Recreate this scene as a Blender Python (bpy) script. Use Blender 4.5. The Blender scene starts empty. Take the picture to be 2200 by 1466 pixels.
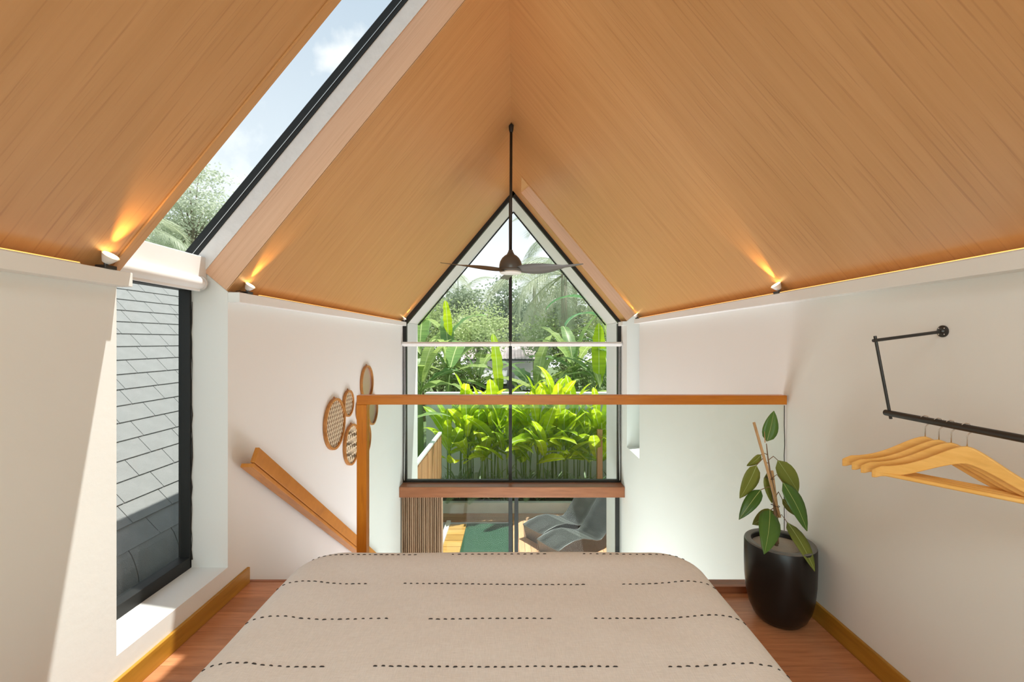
import bpy, bmesh, math, random
from mathutils import Vector, Matrix, noise as mnoise

# ------------------------------------------------------------------ camera, world, sun, lights
SC = bpy.context.scene
COL = SC.collection
CZ = 4.0            # eye height above the garden ground; the loft floor is 1.26 m below the eye
F = 977.8           # focal length in pixels of the 2200x1466 frame (16 mm on 36 mm)

cam_d = bpy.data.cameras.new('camera'); cam = bpy.data.objects.new('camera', cam_d); COL.objects.link(cam)
cam.location = (0, 0, CZ); cam.rotation_euler = (math.radians(90), 0, 0)
cam_d.lens = 16; cam_d.sensor_width = 36; cam_d.clip_start = 0.05; cam_d.clip_end = 400
SC.camera = cam

SC.view_settings.view_transform = 'Standard'; SC.view_settings.look = 'None'
SC.view_settings.exposure = 0.0; SC.view_settings.gamma = 1.0
SC.view_settings.use_curve_mapping = False
SC.cycles.max_bounces = 10; SC.cycles.diffuse_bounces = 6; SC.cycles.transparent_max_bounces = 24
SC.cycles.caustics_reflective = False; SC.cycles.caustics_refractive = False
SC.cycles.use_denoising = True
SC.cycles.sample_clamp_indirect = 4.0

world = bpy.data.worlds.new('world'); SC.world = world; world.use_nodes = True
wn = world.node_tree.nodes; wl = world.node_tree.links; wn.clear()
w_out = wn.new('ShaderNodeOutputWorld'); w_bg = wn.new('ShaderNodeBackground')
w_tc = wn.new('ShaderNodeTexCoord'); w_sep = wn.new('ShaderNodeSeparateXYZ')
w_ramp = wn.new('ShaderNodeValToRGB'); w_noise = wn.new('ShaderNodeTexNoise'); w_cr = wn.new('ShaderNodeValToRGB'); w_mix = wn.new('ShaderNodeMixRGB')
wl.new(w_tc.outputs['Generated'], w_sep.inputs[0]); wl.new(w_sep.outputs[2], w_ramp.inputs[0])
e = w_ramp.color_ramp.elements
e[0].position = 0.0; e[0].color = (1.5, 1.52, 1.55, 1); e[1].position = 0.75; e[1].color = (.50, .64, .80, 1)
k = w_ramp.color_ramp.elements.new(.28); k.color = (.92, 1.0, 1.08, 1)
w_noise.inputs['Scale'].default_value = 3.2; w_noise.inputs['Detail'].default_value = 7; w_noise.inputs['Roughness'].default_value = .6
wl.new(w_tc.outputs['Generated'], w_noise.inputs['Vector']); wl.new(w_noise.outputs[0], w_cr.inputs[0])
w_cr.color_ramp.elements[0].position = .55; w_cr.color_ramp.elements[0].color = (0, 0, 0, 1)
w_cr.color_ramp.elements[1].position = .72; w_cr.color_ramp.elements[1].color = (1, 1, 1, 1)
wl.new(w_cr.outputs[0], w_mix.inputs[0]); wl.new(w_ramp.outputs[0], w_mix.inputs[1]); w_mix.inputs[2].default_value = (1.25, 1.26, 1.28, 1)
# one small cumulus high to the front left
w_nrm = wn.new('ShaderNodeVectorMath'); w_nrm.operation = 'DISTANCE'; wl.new(w_tc.outputs['Generated'], w_nrm.inputs[0]); w_nrm.inputs[1].default_value = Vector((-.368, 1, .640)).normalized()
w_n2 = wn.new('ShaderNodeTexNoise'); w_n2.inputs['Scale'].default_value = 16; w_n2.inputs['Detail'].default_value = 6; wl.new(w_tc.outputs['Generated'], w_n2.inputs['Vector'])
w_ma = wn.new('ShaderNodeMath'); w_ma.operation = 'MULTIPLY_ADD'; wl.new(w_n2.outputs[0], w_ma.inputs[0]); w_ma.inputs[1].default_value = .16; wl.new(w_nrm.outputs['Value'], w_ma.inputs[2])
w_mr = wn.new('ShaderNodeMapRange'); w_mr.inputs[1].default_value = .085; w_mr.inputs[2].default_value = .135; w_mr.inputs[3].default_value = 1; w_mr.inputs[4].default_value = 0; wl.new(w_ma.outputs[0], w_mr.inputs[0])
w_m2 = wn.new('ShaderNodeMixRGB'); wl.new(w_mr.outputs[0], w_m2.inputs[0]); wl.new(w_mix.outputs[0], w_m2.inputs[1]); w_m2.inputs[2].default_value = (1.2, 1.2, 1.2, 1)
wl.new(w_m2.outputs[0], w_bg.inputs[0]); w_bg.inputs[1].default_value = 1.08
wl.new(w_bg.outputs[0], w_out.inputs[0])

SUN_A, SUN_B = .30, .120      # horizontal slopes of the direction to the sun: x, y for each metre of height
sd = bpy.data.lights.new('sun', 'SUN'); sun = bpy.data.objects.new('sun', sd); COL.objects.link(sun)
sd.energy = 7.6; sd.angle = math.radians(.6); sd.color = (1, .965, .915)
sun.rotation_euler = Vector((SUN_A, SUN_B, 1)).to_track_quat('Z', 'Y').to_euler(); sun.location = (6, 5, 20)

def area(name, loc, rot, sx, sy, power, col):
    d = bpy.data.lights.new(name, 'AREA'); o = bpy.data.objects.new(name, d); COL.objects.link(o)
    d.shape = 'RECTANGLE'; d.size = sx; d.size_y = sy; d.energy = power; d.color = col
    o.location = loc; o.rotation_euler = rot
    return o
area('rear_fill', (0, -2.5, CZ + .0), (math.radians(90), 0, 0), 2.5, 2.1, 58, (.79, .99, .98))  # added fill behind the camera, not a lamp of the room
area('overhead_fill', (0, -.75, CZ + 1.35), (0, 0, 0), .9, 1.8, 27, (.87, 1, 1.0))  # unseen fill added above the bed, stands for no ceiling lamp
area('ground_floor_fill', (0, 3.9, CZ - 3.3), (math.radians(180 - 12), 0, 0), 2.3, 2.2, 118, (.98, .98, 1.03))  # hidden fill added below the loft to brighten the far end

# ------------------------------------------------------------------ helpers
R = random.Random(7)
def P(px, py, d):
    """photo pixel at depth d -> world point"""
    return Vector(((px - 1100) / F * d, d, CZ + (733 - py) / F * d))

class B:
    def __init__(s): s.v = []; s.f = []
    def add(s, vs, fs):
        n = len(s.v); s.v += [tuple(v) for v in vs]; s.f += [tuple(i + n for i in f) for f in fs]; return s
    def box(s, x0, x1, y0, y1, z0, z1):
        v = [(x, y, z) for x in (x0, x1) for y in (y0, y1) for z in (z0, z1)]
        return s.add(v, [(0, 1, 3, 2), (4, 6, 7, 5), (0, 4, 5, 1), (2, 3, 7, 6), (0, 2, 6, 4), (1, 5, 7, 3)])
    def prism(s, a, b):
        """a, b: matching loops of points"""
        n = len(a)
        return s.add(list(a) + list(b), [tuple(range(n - 1, -1, -1)), tuple(range(n, 2 * n))] + [(i, (i + 1) % n, n + (i + 1) % n, n + i) for i in range(n)])
    def polyY(s, poly, y0, y1):
        return s.prism([(x, y0, z) for x, z in poly], [(x, y1, z) for x, z in poly])
    def bar(s, p0, p1, w, h, up=(0, 0, 1)):
        p0 = Vector(p0); p1 = Vector(p1); d = (p1 - p0).normalized(); u = Vector(up); u = (u - d * u.dot(d)).normalized(); r = d.cross(u)
        q = [(-1, -1), (1, -1), (1, 1), (-1, 1)]
        return s.prism([p0 + r * a * w / 2 + u * b * h / 2 for a, b in q], [p1 + r * a * w / 2 + u * b * h / 2 for a, b in q])
    def tube(s, pts, r, n=8, cap=True):
        pts = [Vector(p) for p in pts]; rs = r if isinstance(r, (list, tuple)) else [r] * len(pts)
        rings = []; ref = Vector((0, 0, 1))
        for i, p in enumerate(pts):
            d = (pts[min(i + 1, len(pts) - 1)] - pts[max(i - 1, 0)]).normalized()
            if abs(d.dot(ref)) > .95: ref = Vector((1, 0, 0)) if abs(d.x) < .9 else Vector((0, 1, 0))
            u = (ref - d * ref.dot(d)).normalized(); ref = u; w = d.cross(u)
            rings.append([p + (u * math.cos(2 * math.pi * k / n) + w * math.sin(2 * math.pi * k / n)) * rs[i] for k in range(n)])
        vs = [v for rg in rings for v in rg]; fs = []
        for i in range(len(rings) - 1):
            for k in range(n): fs.append((i * n + k, i * n + (k + 1) % n, (i + 1) * n + (k + 1) % n, (i + 1) * n + k))
        if cap: fs += [tuple(range(n - 1, -1, -1)), tuple(range((len(rings) - 1) * n, len(rings) * n))]
        return s.add(vs, fs)
    def lathe(s, prof, c, n=32, axis='z'):
        """prof: (radius, height) pairs; closed caps when radius 0"""
        vs = []; fs = []
        for r, h in prof:
            for k in range(n):
                a = 2 * math.pi * k / n
                if axis == 'z': vs.append((c[0] + r * math.cos(a), c[1] + r * math.sin(a), c[2] + h))
                else: vs.append((c[0] + h, c[1] + r * math.cos(a), c[2] + r * math.sin(a)))
        for i in range(len(prof) - 1):
            for k in range(n): fs.append((i * n + k, i * n + (k + 1) % n, (i + 1) * n + (k + 1) % n, (i + 1) * n + k))
        return s.add(vs, fs)

def mesh(name, b, mat, origin=(0, 0, 0), smooth=False, bevel=0, seg=2):
    o = Vector(origin); me = bpy.data.meshes.new(name)
    me.from_pydata([Vector(v) - o for v in b.v], [], b.f); me.validate()
    bm = bmesh.new(); bm.from_mesh(me)
    bmesh.ops.recalc_face_normals(bm, faces=bm.faces) if smooth != 'leaf' else None
    if bevel: bmesh.ops.bevel(bm, geom=[e for e in bm.edges if e.is_manifold and e.calc_face_angle(0) > .5], offset=bevel, segments=seg, profile=.5, affect='EDGES', clamp_overlap=True)
    bm.to_mesh(me); bm.free()
    if mat: me.materials.append(mat)
    if smooth:
        me.polygons.foreach_set('use_smooth', [True] * len(me.polygons))
        if smooth == 'angle': me.set_sharp_from_angle(angle=math.radians(40))
    return me
ORG = {}
def link(name, me, parent=None, loc=(0, 0, 0)):
    o = bpy.data.objects.new(name, me); COL.objects.link(o); o.location = loc
    if parent: o.parent = parent
    return o
def thing(name, label, cat, loc=(0, 0, 0), group=None):
    o = link(name, None, loc=loc); o.empty_display_size = .1; ORG[o.name] = Vector(loc); o['label'] = label; o['category'] = cat
    if group: o['group'] = group
    return o
def part(name, b, mat, parent, label=None, smooth=False, bevel=0, seg=2, kind=None):
    og = ORG[parent.name]; o = link(name, mesh(name, b, mat, og, smooth, bevel, seg), parent); ORG[o.name] = og
    if label: o['label'] = label
    if kind: o['kind'] = kind
    return o
def struct(name, b, mat, bevel=0, parent=None, smooth=False):
    o = link(name, mesh(name, b, mat, (0, 0, 0), smooth, bevel), parent); ORG[o.name] = Vector((0, 0, 0))
    if not parent: o['kind'] = 'structure'
    return o
def single(name, b, mat, label, cat, loc=None, group=None, **kw):
    loc = Vector(loc) if loc else Vector((0, 0, 0))
    o = link(name, mesh(name, b, mat, loc, **kw), loc=loc); ORG[o.name] = loc; o['label'] = label; o['category'] = cat
    if group: o['group'] = group
    return o
def dup(root, loc, rotz=None, label=None):
    r = root.copy(); COL.objects.link(r); r.location = loc
    if rotz is not None: r.rotation_euler = (0, 0, rotz)
    if label: r['label'] = label
    for ch in list(root.children):
        c = ch.copy(); COL.objects.link(c); c.parent = r
        for g in list(ch.children):
            d = g.copy(); COL.objects.link(d); d.parent = c
    return r

# ------------------------------------------------------------------ materials
def newmat(name):
    m = bpy.data.materials.new(name); m.use_nodes = True; nt = m.node_tree; return m, nt.nodes, nt.links, nt.nodes['Principled BSDF']
def plain(name, col, rough=.5, metal=0, spec=.5, var=.06, vscale=6, bump=0, bscale=60, emit=None, estr=0):
    m, n, l, p = newmat(name); tc = n.new('ShaderNodeTexCoord')
    p.inputs['Roughness'].default_value = rough; p.inputs['Metallic'].default_value = metal; p.inputs['Specular IOR Level'].default_value = spec
    no = n.new('ShaderNodeTexNoise'); no.inputs['Scale'].default_value = vscale; no.inputs['Detail'].default_value = 4
    l.new(tc.outputs['Object'], no.inputs['Vector'])
    mx = n.new('ShaderNodeMixRGB'); l.new(no.outputs[0], mx.inputs[0])
    mx.inputs[1].default_value = (*[c * (1 - var) for c in col], 1); mx.inputs[2].default_value = (*[min(1, c * (1 + var)) for c in col], 1)
    l.new(mx.outputs[0], p.inputs['Base Color'])
    if bump:
        nb = n.new('ShaderNodeTexNoise'); nb.inputs['Scale'].default_value = bscale; nb.inputs['Detail'].default_value = 3; l.new(tc.outputs['Object'], nb.inputs['Vector'])
        bp = n.new('ShaderNodeBump'); bp.inputs['Strength'].default_value = bump; bp.inputs['Distance'].default_value = .01
        l.new(nb.outputs[0], bp.inputs['Height']); l.new(bp.outputs[0], p.inputs['Normal'])
    if emit:
        p.inputs['Emission Color'].default_value = (*emit, 1); p.inputs['Emission Strength'].default_value = estr
    return m
def wood(name, ca, cb, scale, rough=.4, streak=.35, dark=(.08, .03, .01), spec=.4, island=0.0, sscale=1.0, s0=.56, s1=.68, slope=False):
    """grain follows the axis with the small scale"""
    m, n, l, p = newmat(name); tc = n.new('ShaderNodeTexCoord'); mp = n.new('ShaderNodeMapping'); mp.inputs['Scale'].default_value = scale
    src = tc.outputs['Object']
    if slope:      # coordinates along and across the roof slope
        sx = n.new('ShaderNodeSeparateXYZ'); l.new(src, sx.inputs[0]); ab = n.new('ShaderNodeMath'); ab.operation = 'ABSOLUTE'; l.new(sx.outputs[0], ab.inputs[0]); cb_ = n.new('ShaderNodeCombineXYZ')
        l.new(ab.outputs[0], cb_.inputs[0]); l.new(sx.outputs[1], cb_.inputs[1]); l.new(sx.outputs[2], cb_.inputs[2])
        for out_i, vec in ((0, (-.64, 0, .768)), (2, (.768, 0, .64))):
            dp = n.new('ShaderNodeVectorMath'); dp.operation = 'DOT_PRODUCT'; l.new(cb_.outputs[0], dp.inputs[0]); dp.inputs[1].default_value = vec
            if out_i == 0: c2 = n.new('ShaderNodeCombineXYZ')
            l.new(dp.outputs['Value'], c2.inputs[out_i])
        src = c2.outputs[0]
    l.new(src, mp.inputs[0])
    a = n.new('ShaderNodeTexNoise'); a.inputs['Scale'].default_value = 1; a.inputs['Detail'].default_value = 5; a.inputs['Roughness'].default_value = .65
    l.new(mp.outputs[0], a.inputs['Vector'])
    r = n.new('ShaderNodeValToRGB'); r.color_ramp.elements[0].position = .34; r.color_ramp.elements[1].position = .66
    r.color_ramp.elements[0].color = (*ca, 1); r.color_ramp.elements[1].color = (*cb, 1); l.new(a.outputs[0], r.inputs[0])
    mp2 = n.new('ShaderNodeMapping'); mp2.inputs['Scale'].default_value = [c * 2.3 * sscale for c in scale]; mp2.inputs['Location'].default_value = (3.3, 1.7, 5.1)
    l.new(src, mp2.inputs[0])
    b = n.new('ShaderNodeTexNoise'); b.inputs['Scale'].default_value = 1; b.inputs['Detail'].default_value = 6; l.new(mp2.outputs[0], b.inputs['Vector'])
    rr = n.new('ShaderNodeValToRGB'); rr.color_ramp.elements[0].position = s0; rr.color_ramp.elements[1].position = s1
    rr.color_ramp.elements[0].color = (0, 0, 0, 1); rr.color_ramp.elements[1].color = (streak, streak, streak, 1); l.new(b.outputs[0], rr.inputs[0])
    mx = n.new('ShaderNodeMixRGB'); l.new(rr.outputs[0], mx.inputs[0]); l.new(r.outputs[0], mx.inputs[1]); mx.inputs[2].default_value = (*dark, 1)
    last = mx.outputs[0]
    if island:
        oi = n.new('ShaderNodeObjectInfo'); h = n.new('ShaderNodeMapRange'); h.inputs[3].default_value = 1 - island; h.inputs[4].default_value = 1 + island
        l.new(oi.outputs['Random'], h.inputs[0]); mm = n.new('ShaderNodeVectorMath'); mm.operation = 'SCALE'
        l.new(last, mm.inputs[0]); l.new(h.outputs[0], mm.inputs['Scale']); last = mm.outputs[0]
    l.new(last, p.inputs['Base Color']); p.inputs['Roughness'].default_value = rough; p.inputs['Specular IOR Level'].default_value = spec
    bp = n.new('ShaderNodeBump'); bp.inputs['Strength'].default_value = .08; bp.inputs['Distance'].default_value = .004
    l.new(b.outputs[0], bp.inputs['Height']); l.new(bp.outputs[0], p.inputs['Normal'])
    return m
def glass(name, tint, refl=1.0, dirt=0):
    m, n, l, p = newmat(name); n.remove(p); out = n['Material Output']
    lw = n.new('ShaderNodeLayerWeight'); lw.inputs[0].default_value = .5
    pw = n.new('ShaderNodeMath'); pw.operation = 'POWER'; l.new(lw.outputs['Facing'], pw.inputs[0]); pw.inputs[1].default_value = 5
    ma = n.new('ShaderNodeMath'); ma.operation = 'MULTIPLY_ADD'; l.new(pw.outputs[0], ma.inputs[0]); ma.inputs[1].default_value = .9 * refl; ma.inputs[2].default_value = .04 * refl
    t = n.new('ShaderNodeBsdfTransparent'); t.inputs[0].default_value = (*tint, 1); g = n.new('ShaderNodeBsdfGlossy'); g.inputs['Roughness'].default_value = .01
    mx = n.new('ShaderNodeMixShader'); l.new(ma.outputs[0], mx.inputs[0]); l.new(t.outputs[0], mx.inputs[1]); l.new(g.outputs[0], mx.inputs[2])
    last = mx
    if dirt:
        tc = n.new('ShaderNodeTexCoord'); mp = n.new('ShaderNodeMapping'); mp.inputs['Scale'].default_value = (30, 30, 1.2); l.new(tc.outputs['Object'], mp.inputs[0])
        no = n.new('ShaderNodeTexNoise'); no.inputs['Scale'].default_value = 1; no.inputs['Detail'].default_value = 4; l.new(mp.outputs[0], no.inputs['Vector'])
        rp = n.new('ShaderNodeValToRGB'); rp.color_ramp.elements[0].position = .5; rp.color_ramp.elements[1].position = .8; rp.color_ramp.elements[1].color = (dirt,) * 3 + (1,)
        l.new(no.outputs[0], rp.inputs[0]); df = n.new('ShaderNodeBsdfDiffuse'); df.inputs[0].default_value = (.8, .8, .8, 1)
        m2 = n.new('ShaderNodeMixShader'); l.new(rp.outputs[0], m2.inputs[0]); l.new(mx.outputs[0], m2.inputs[1]); l.new(df.outputs[0], m2.inputs[2]); last = m2
    l.new(last.outputs[0], out.inputs[0]); return m
def leafm(name, ca, cb, trans=.45, tcol=None, rough=.45, scale=2.0, veins=0):
    """per-object and per-spot colour variation, with light passing through the blade"""
    m, n, l, p = newmat(name); out = n['Material Output']; tc = n.new('ShaderNodeTexCoord'); oi = n.new('ShaderNodeObjectInfo')
    no = n.new('ShaderNodeTexNoise'); no.inputs['Scale'].default_value = scale; no.inputs['Detail'].default_value = 2; l.new(tc.outputs['Object'], no.inputs['Vector'])
    ad = n.new('ShaderNodeMath'); ad.operation = 'ADD'; l.new(no.outputs[0], ad.inputs[0]); l.new(oi.outputs['Random'], ad.inputs[1])
    sb = n.new('ShaderNodeMath'); sb.operation = 'SUBTRACT'; l.new(ad.outputs[0], sb.inputs[0]); sb.inputs[1].default_value = .5; sb.use_clamp = True
    mx = n.new('ShaderNodeMixRGB'); l.new(sb.outputs[0], mx.inputs[0]); mx.inputs[1].default_value = (*ca, 1); mx.inputs[2].default_value = (*cb, 1)
    if veins:      # side veins as fine bands across the blade and a pale midrib along its middle
        mp = n.new('ShaderNodeMapping'); mp.inputs['Scale'].default_value = (veins, .8, 0); l.new(tc.outputs['Object'], mp.inputs[0])
        nv = n.new('ShaderNodeTexNoise'); nv.inputs['Scale'].default_value = 1; nv.inputs['Detail'].default_value = 3; l.new(mp.outputs[0], nv.inputs['Vector'])
        rv = n.new('ShaderNodeValToRGB'); rv.color_ramp.elements[0].position = .4; rv.color_ramp.elements[1].position = .62; l.new(nv.outputs[0], rv.inputs[0])
        rv.color_ramp.elements[0].color = (.68, .72, .75, 1); rv.color_ramp.elements[1].color = (1, 1, 1, 1)
        mv = n.new('ShaderNodeMixRGB'); mv.blend_type = 'MULTIPLY'; mv.inputs[0].default_value = 1; l.new(mx.outputs[0], mv.inputs[1]); l.new(rv.outputs[0], mv.inputs[2])
        sx = n.new('ShaderNodeSeparateXYZ'); l.new(tc.outputs['Object'], sx.inputs[0]); ab = n.new('ShaderNodeMath'); ab.operation = 'ABSOLUTE'; l.new(sx.outputs[1], ab.inputs[0])
        lt = n.new('ShaderNodeMath'); lt.operation = 'LESS_THAN'; lt.inputs[1].default_value = .011 if veins > 12 else .007; l.new(ab.outputs[0], lt.inputs[0])
        mr = n.new('ShaderNodeMixRGB'); l.new(lt.outputs[0], mr.inputs[0]); l.new(mv.outputs[0], mr.inputs[1]); mr.inputs[2].default_value = (.75, .82, .42, 1); mx = mr
    l.new(mx.outputs[0], p.inputs['Base Color']); p.inputs['Roughness'].default_value = rough; p.inputs['Specular IOR Level'].default_value = .35
    tr = n.new('ShaderNodeBsdfTranslucent')
    if tcol: tr.inputs[0].default_value = (*tcol, 1)
    else: l.new(mx.outputs[0], tr.inputs[0])
    ms = n.new('ShaderNodeMixShader'); ms.inputs[0].default_value = trans; l.new(p.outputs[0], ms.inputs[1]); l.new(tr.outputs[0], ms.inputs[2]); l.new(ms.outputs[0], out.inputs[0])
    return m

M = {}
M['wall'] = plain('white_plaster', (.81, .812, .78), .85, spec=.15, var=.025, vscale=1.2, bump=.06, bscale=40)
M['white'] = plain('white_paint', (.84, .84, .82), .6, spec=.3, var=.02)
M['ext_white'] = plain('exterior_white_render', (.86, .86, .85), .8, spec=.2, var=.03, vscale=3)
M['ceil'] = wood('ceiling_wood_laminate', (.53, .28, .105), (.585, .32, .13), (.8, 20, 0), .4, .38, (.28, .11, .035), .4, sscale=2.4, s0=.56, s1=.70)
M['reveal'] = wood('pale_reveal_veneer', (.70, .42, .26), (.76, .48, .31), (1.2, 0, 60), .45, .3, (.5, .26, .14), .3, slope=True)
M['rail'] = wood('varnished_teak', (.50, .145, .008), (.60, .20, .014), (3, 30, 30), .3, .3, (.35, .09, .005))
M['post'] = wood('varnished_teak_upright', (.54, .16, .008), (.64, .22, .014), (30, 30, 3), .3, .3, (.35, .09, .005))
M['hand'] = wood('handrail_wood', (.48, .175, .02), (.62, .25, .04), (20, 3.5, 4.5), .35, .3, (.3, .1, .02))
M['beam'] = wood('red_hardwood', (.27, .095, .04), (.36, .135, .06), (3, 30, 30), .35, .3, (.2, .06, .02))
M['base'] = wood('baseboard_wood', (.38, .175, .016), (.48, .24, .026), (30, 2.5, 30), .4, .3, (.28, .12, .01))
M['floor'] = wood('floorboard_wood', (.46, .19, .085), (.60, .27, .13), (3.5, 55, 20), .3, .4, (.26, .09, .04), .5, island=.10)
M['deck'] = wood('deck_wood', (.66, .33, .18), (.82, .44, .26), (30, 2.5, 10), .6, .3, (.35, .18, .08), .3, island=.12)
M['deckx'] = wood('deck_wood_cross', (.40, .22, .13), (.52, .30, .18), (2.5, 30, 10), .6, .3, (.25, .12, .06), .3, island=.15)
M['step'] = wood('wet_step_wood', (.50, .27, .08), (.66, .38, .13), (3, 30, 10), .3, .3, (.3, .15, .04), .5, island=.2)
M['fence'] = wood('fence_wood', (.52, .27, .13), (.66, .37, .19), (20, 20, 1.5), .6, .3, (.3, .13, .05), .2, island=.15)
M['black'] = plain('black_powder_coat', (.022, .02, .018), .35, var=.1)
M['frame'] = plain('charcoal_window_frame', (.022, .023, .022), .5, var=.1, spec=.25)
M['pot'] = plain('black_glazed_pot', (.010, .008, .007), .3, var=.2, spec=.35)
M['rim'] = plain('pot_rim_painted_sheen', (.13, .125, .115), .3, var=.1)  # grey puts the rim's reflected light into its colour
M['stem'] = plain('brown_plant_stem', (.20, .12, .06), .6, var=.2, vscale=40)
M['soil'] = plain('grey_pot_topping', (.42, .40, .36), .8, var=.12, vscale=20, bump=.3, bscale=90)
M['chrome'] = plain('steel_wire', (.62, .6, .56), .25, metal=1, var=.02)
M['hanger'] = wood('hanger_wood', (.78, .42, .10), (.90, .53, .16), (6, 6, 30), .35, .2, (.5, .22, .05))
M['fanbody'] = plain('grey_brown_fan_metal', (.115, .12, .12), .3, metal=.1, var=.05)
M['fanblade'] = plain('grey_brown_fan_blade', (.12, .118, .105), .45, var=.06)
M['opal'] = plain('opal_diffuser', (.75, .74, .68), .4, var=.01)
M['rattan'] = wood('rattan_hoop', (.42, .17, .04), (.56, .25, .07), (12, 12, 12), .45, .3, (.2, .07, .02))
M['cane'] = plain('pale_cane', (.82, .70, .50), .6, var=.08, vscale=30)
M['canebrown'] = plain('brown_backing', (.36, .24, .14), .7, var=.1, vscale=30)
M['mirror'] = plain('mirror_glass', (.70, .47, .43), .42, metal=1, var=.01)
M['led'] = plain('warm_led', (.9, .6, .3), .5, emit=(1, .42, .07), estr=1.7)
M['bulb'] = plain('lamp_lens', (.9, .8, .6), .4, emit=(1, .62, .25), estr=14)
M['lampwhite'] = plain('lamp_cone', (.8, .76, .7), .4)
M['glass'] = glass('window_glass', (.93, .945, .94), .15)
M['railglass'] = glass('railing_glass', (.90, .955, .925), .35)
M['sideglass'] = glass('side_window_glass', (.89, .92, .92), .4, dirt=.05)
M['sealant'] = plain('white_sealant', (.78, .76, .73), .5, var=.08, vscale=25, bump=.5, bscale=14)
M['curtain'] = wood('brown_curtain', (.40, .26, .17), (.56, .39, .26), (40, 40, 1), .8, .2, (.2, .11, .06), .1)
M['cord'] = plain('pale_cord', (.7, .7, .68), .5)
M['shingle'] = plain('grey_shingle', (.29, .285, .27), .9, spec=.2, var=.16, vscale=9, bump=.4, bscale=160)
M['shinglebase'] = plain('shingle_joint', (.09, .09, .09), .9, var=.1)
M['clad'] = plain('grey_cladding', (.20, .25, .29), .8, var=.15, vscale=4)
M['concrete'] = plain('grey_boundary_concrete', (.60, .61, .59), .85, spec=.1, var=.1, vscale=2.5, bump=.2, bscale=20)
M['planter'] = plain('mossy_planter_render', (.66, .67, .58), .85, spec=.1, var=.22, vscale=5, bump=.2)
M['earth'] = plain('garden_soil', (.09, .075, .045), .95, var=.3, vscale=3)
M['grass'] = plain('garden_ground', (.12, .17, .06), .95, var=.4, vscale=1.5)
M['tin'] = plain('weathered_tin', (.66, .64, .63), .6, metal=.1, var=.15, vscale=1.5)
M['tin2'] = plain('rusty_tin', (.44, .37, .36), .7, var=.2, vscale=1.2)
M['dark'] = plain('dark_matte', (.05, .05, .045), .9)  # near-black matte tone for shed walls and fascias
M['trunk'] = plain('tree_bark', (.24, .20, .15), .9, var=.25, vscale=6, bump=.5)
M['wicker'] = plain('grey_wicker', (.115, .112, .112), .36, var=.12, vscale=30, spec=.7, bump=.0)
M['heli'] = leafm('heliconia_leaf', (.42, .64, .02), (.85, .95, .035), .55, rough=.35, veins=10)
M['helistem'] = leafm('heliconia_stem', (.14, .24, .05), (.22, .34, .08), .15)
M['banana'] = leafm('banana_leaf', (.22, .40, .14), (.56, .68, .20), .5, rough=.4, scale=1.2, veins=16)
M['palmleaf'] = leafm('dark_banana_leaf', (.12, .30, .14), (.22, .44, .20), .35, rough=.4, veins=16)
M['palm'] = leafm('palm_leaflet', (.40, .46, .32), (.60, .64, .45), .4, rough=.4, scale=1)
M['bush'] = leafm('bush_leaf', (.30, .40, .17), (.62, .70, .36), .45, scale=1.4)
M['tree'] = leafm('tree_leaf', (.34, .41, .29), (.56, .62, .44), .4, scale=.9)
M['pale'] = leafm('feathery_tree_leaf', (.48, .54, .42), (.66, .70, .56), .4, scale=.6)
M['under'] = leafm('undergrowth_leaf', (.10, .18, .07), (.40, .50, .28), .2, scale=5)
M['rubber'] = leafm('rubber_plant_leaf', (.055, .13, .022), (.10, .20, .035), .12, rough=.3, scale=6)
M['rubunder'] = leafm('rubber_plant_leaf_underside', (.16, .19, .03), (.26, .29, .05), .15, rough=.5, scale=6)
M['rib'] = plain('pale_midrib', (.36, .42, .14), .5)
M['cane_stake'] = wood('bamboo_stake', (.48, .28, .12), (.62, .38, .18), (40, 40, 4), .5, .3, (.25, .12, .05))

# water
m, n, l, p = newmat('pool_water'); p.inputs['Base Color'].default_value = (.045, .10, .065, 1); p.inputs['Roughness'].default_value = .03
tc = n.new('ShaderNodeTexCoord'); no = n.new('ShaderNodeTexNoise'); no.inputs['Scale'].default_value = 7; l.new(tc.outputs['Object'], no.inputs['Vector'])
bp = n.new('ShaderNodeBump'); bp.inputs['Strength'].default_value = .12; bp.inputs['Distance'].default_value = .02; l.new(no.outputs[0], bp.inputs['Height']); l.new(bp.outputs[0], p.inputs['Normal'])
M['water'] = m
# woven bedspread: fine warp and weft relief and a slight slub
m, n, l, p = newmat('woven_cotton'); p.inputs['Roughness'].default_value = .95; p.inputs['Specular IOR Level'].default_value = .1
tc = n.new('ShaderNodeTexCoord'); outs = []
for sc, loc in (((40, 420, 40), (0, 0, 0)), ((420, 40, 40), (5, 2, 1))):
    mp = n.new('ShaderNodeMapping'); mp.inputs['Scale'].default_value = sc; mp.inputs['Location'].default_value = loc; l.new(tc.outputs['Object'], mp.inputs[0])
    no = n.new('ShaderNodeTexNoise'); no.inputs['Scale'].default_value = 1; no.inputs['Detail'].default_value = 2; l.new(mp.outputs[0], no.inputs['Vector']); outs.append(no)
ad = n.new('ShaderNodeMath'); ad.operation = 'ADD'; l.new(outs[0].outputs[0], ad.inputs[0]); l.new(outs[1].outputs[0], ad.inputs[1])
hf = n.new('ShaderNodeMath'); hf.operation = 'MULTIPLY'; hf.inputs[1].default_value = .5; l.new(ad.outputs[0], hf.inputs[0])
rp = n.new('ShaderNodeValToRGB'); rp.color_ramp.elements[0].position = .3; rp.color_ramp.elements[1].position = .7
rp.color_ramp.elements[0].color = (.76, .75, .73, 1); rp.color_ramp.elements[1].color = (.88, .87, .85, 1); l.new(hf.outputs[0], rp.inputs[0]); l.new(rp.outputs[0], p.inputs['Base Color'])
bp = n.new('ShaderNodeBump'); bp.inputs['Strength'].default_value = .5; bp.inputs['Distance'].default_value = .003
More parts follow.
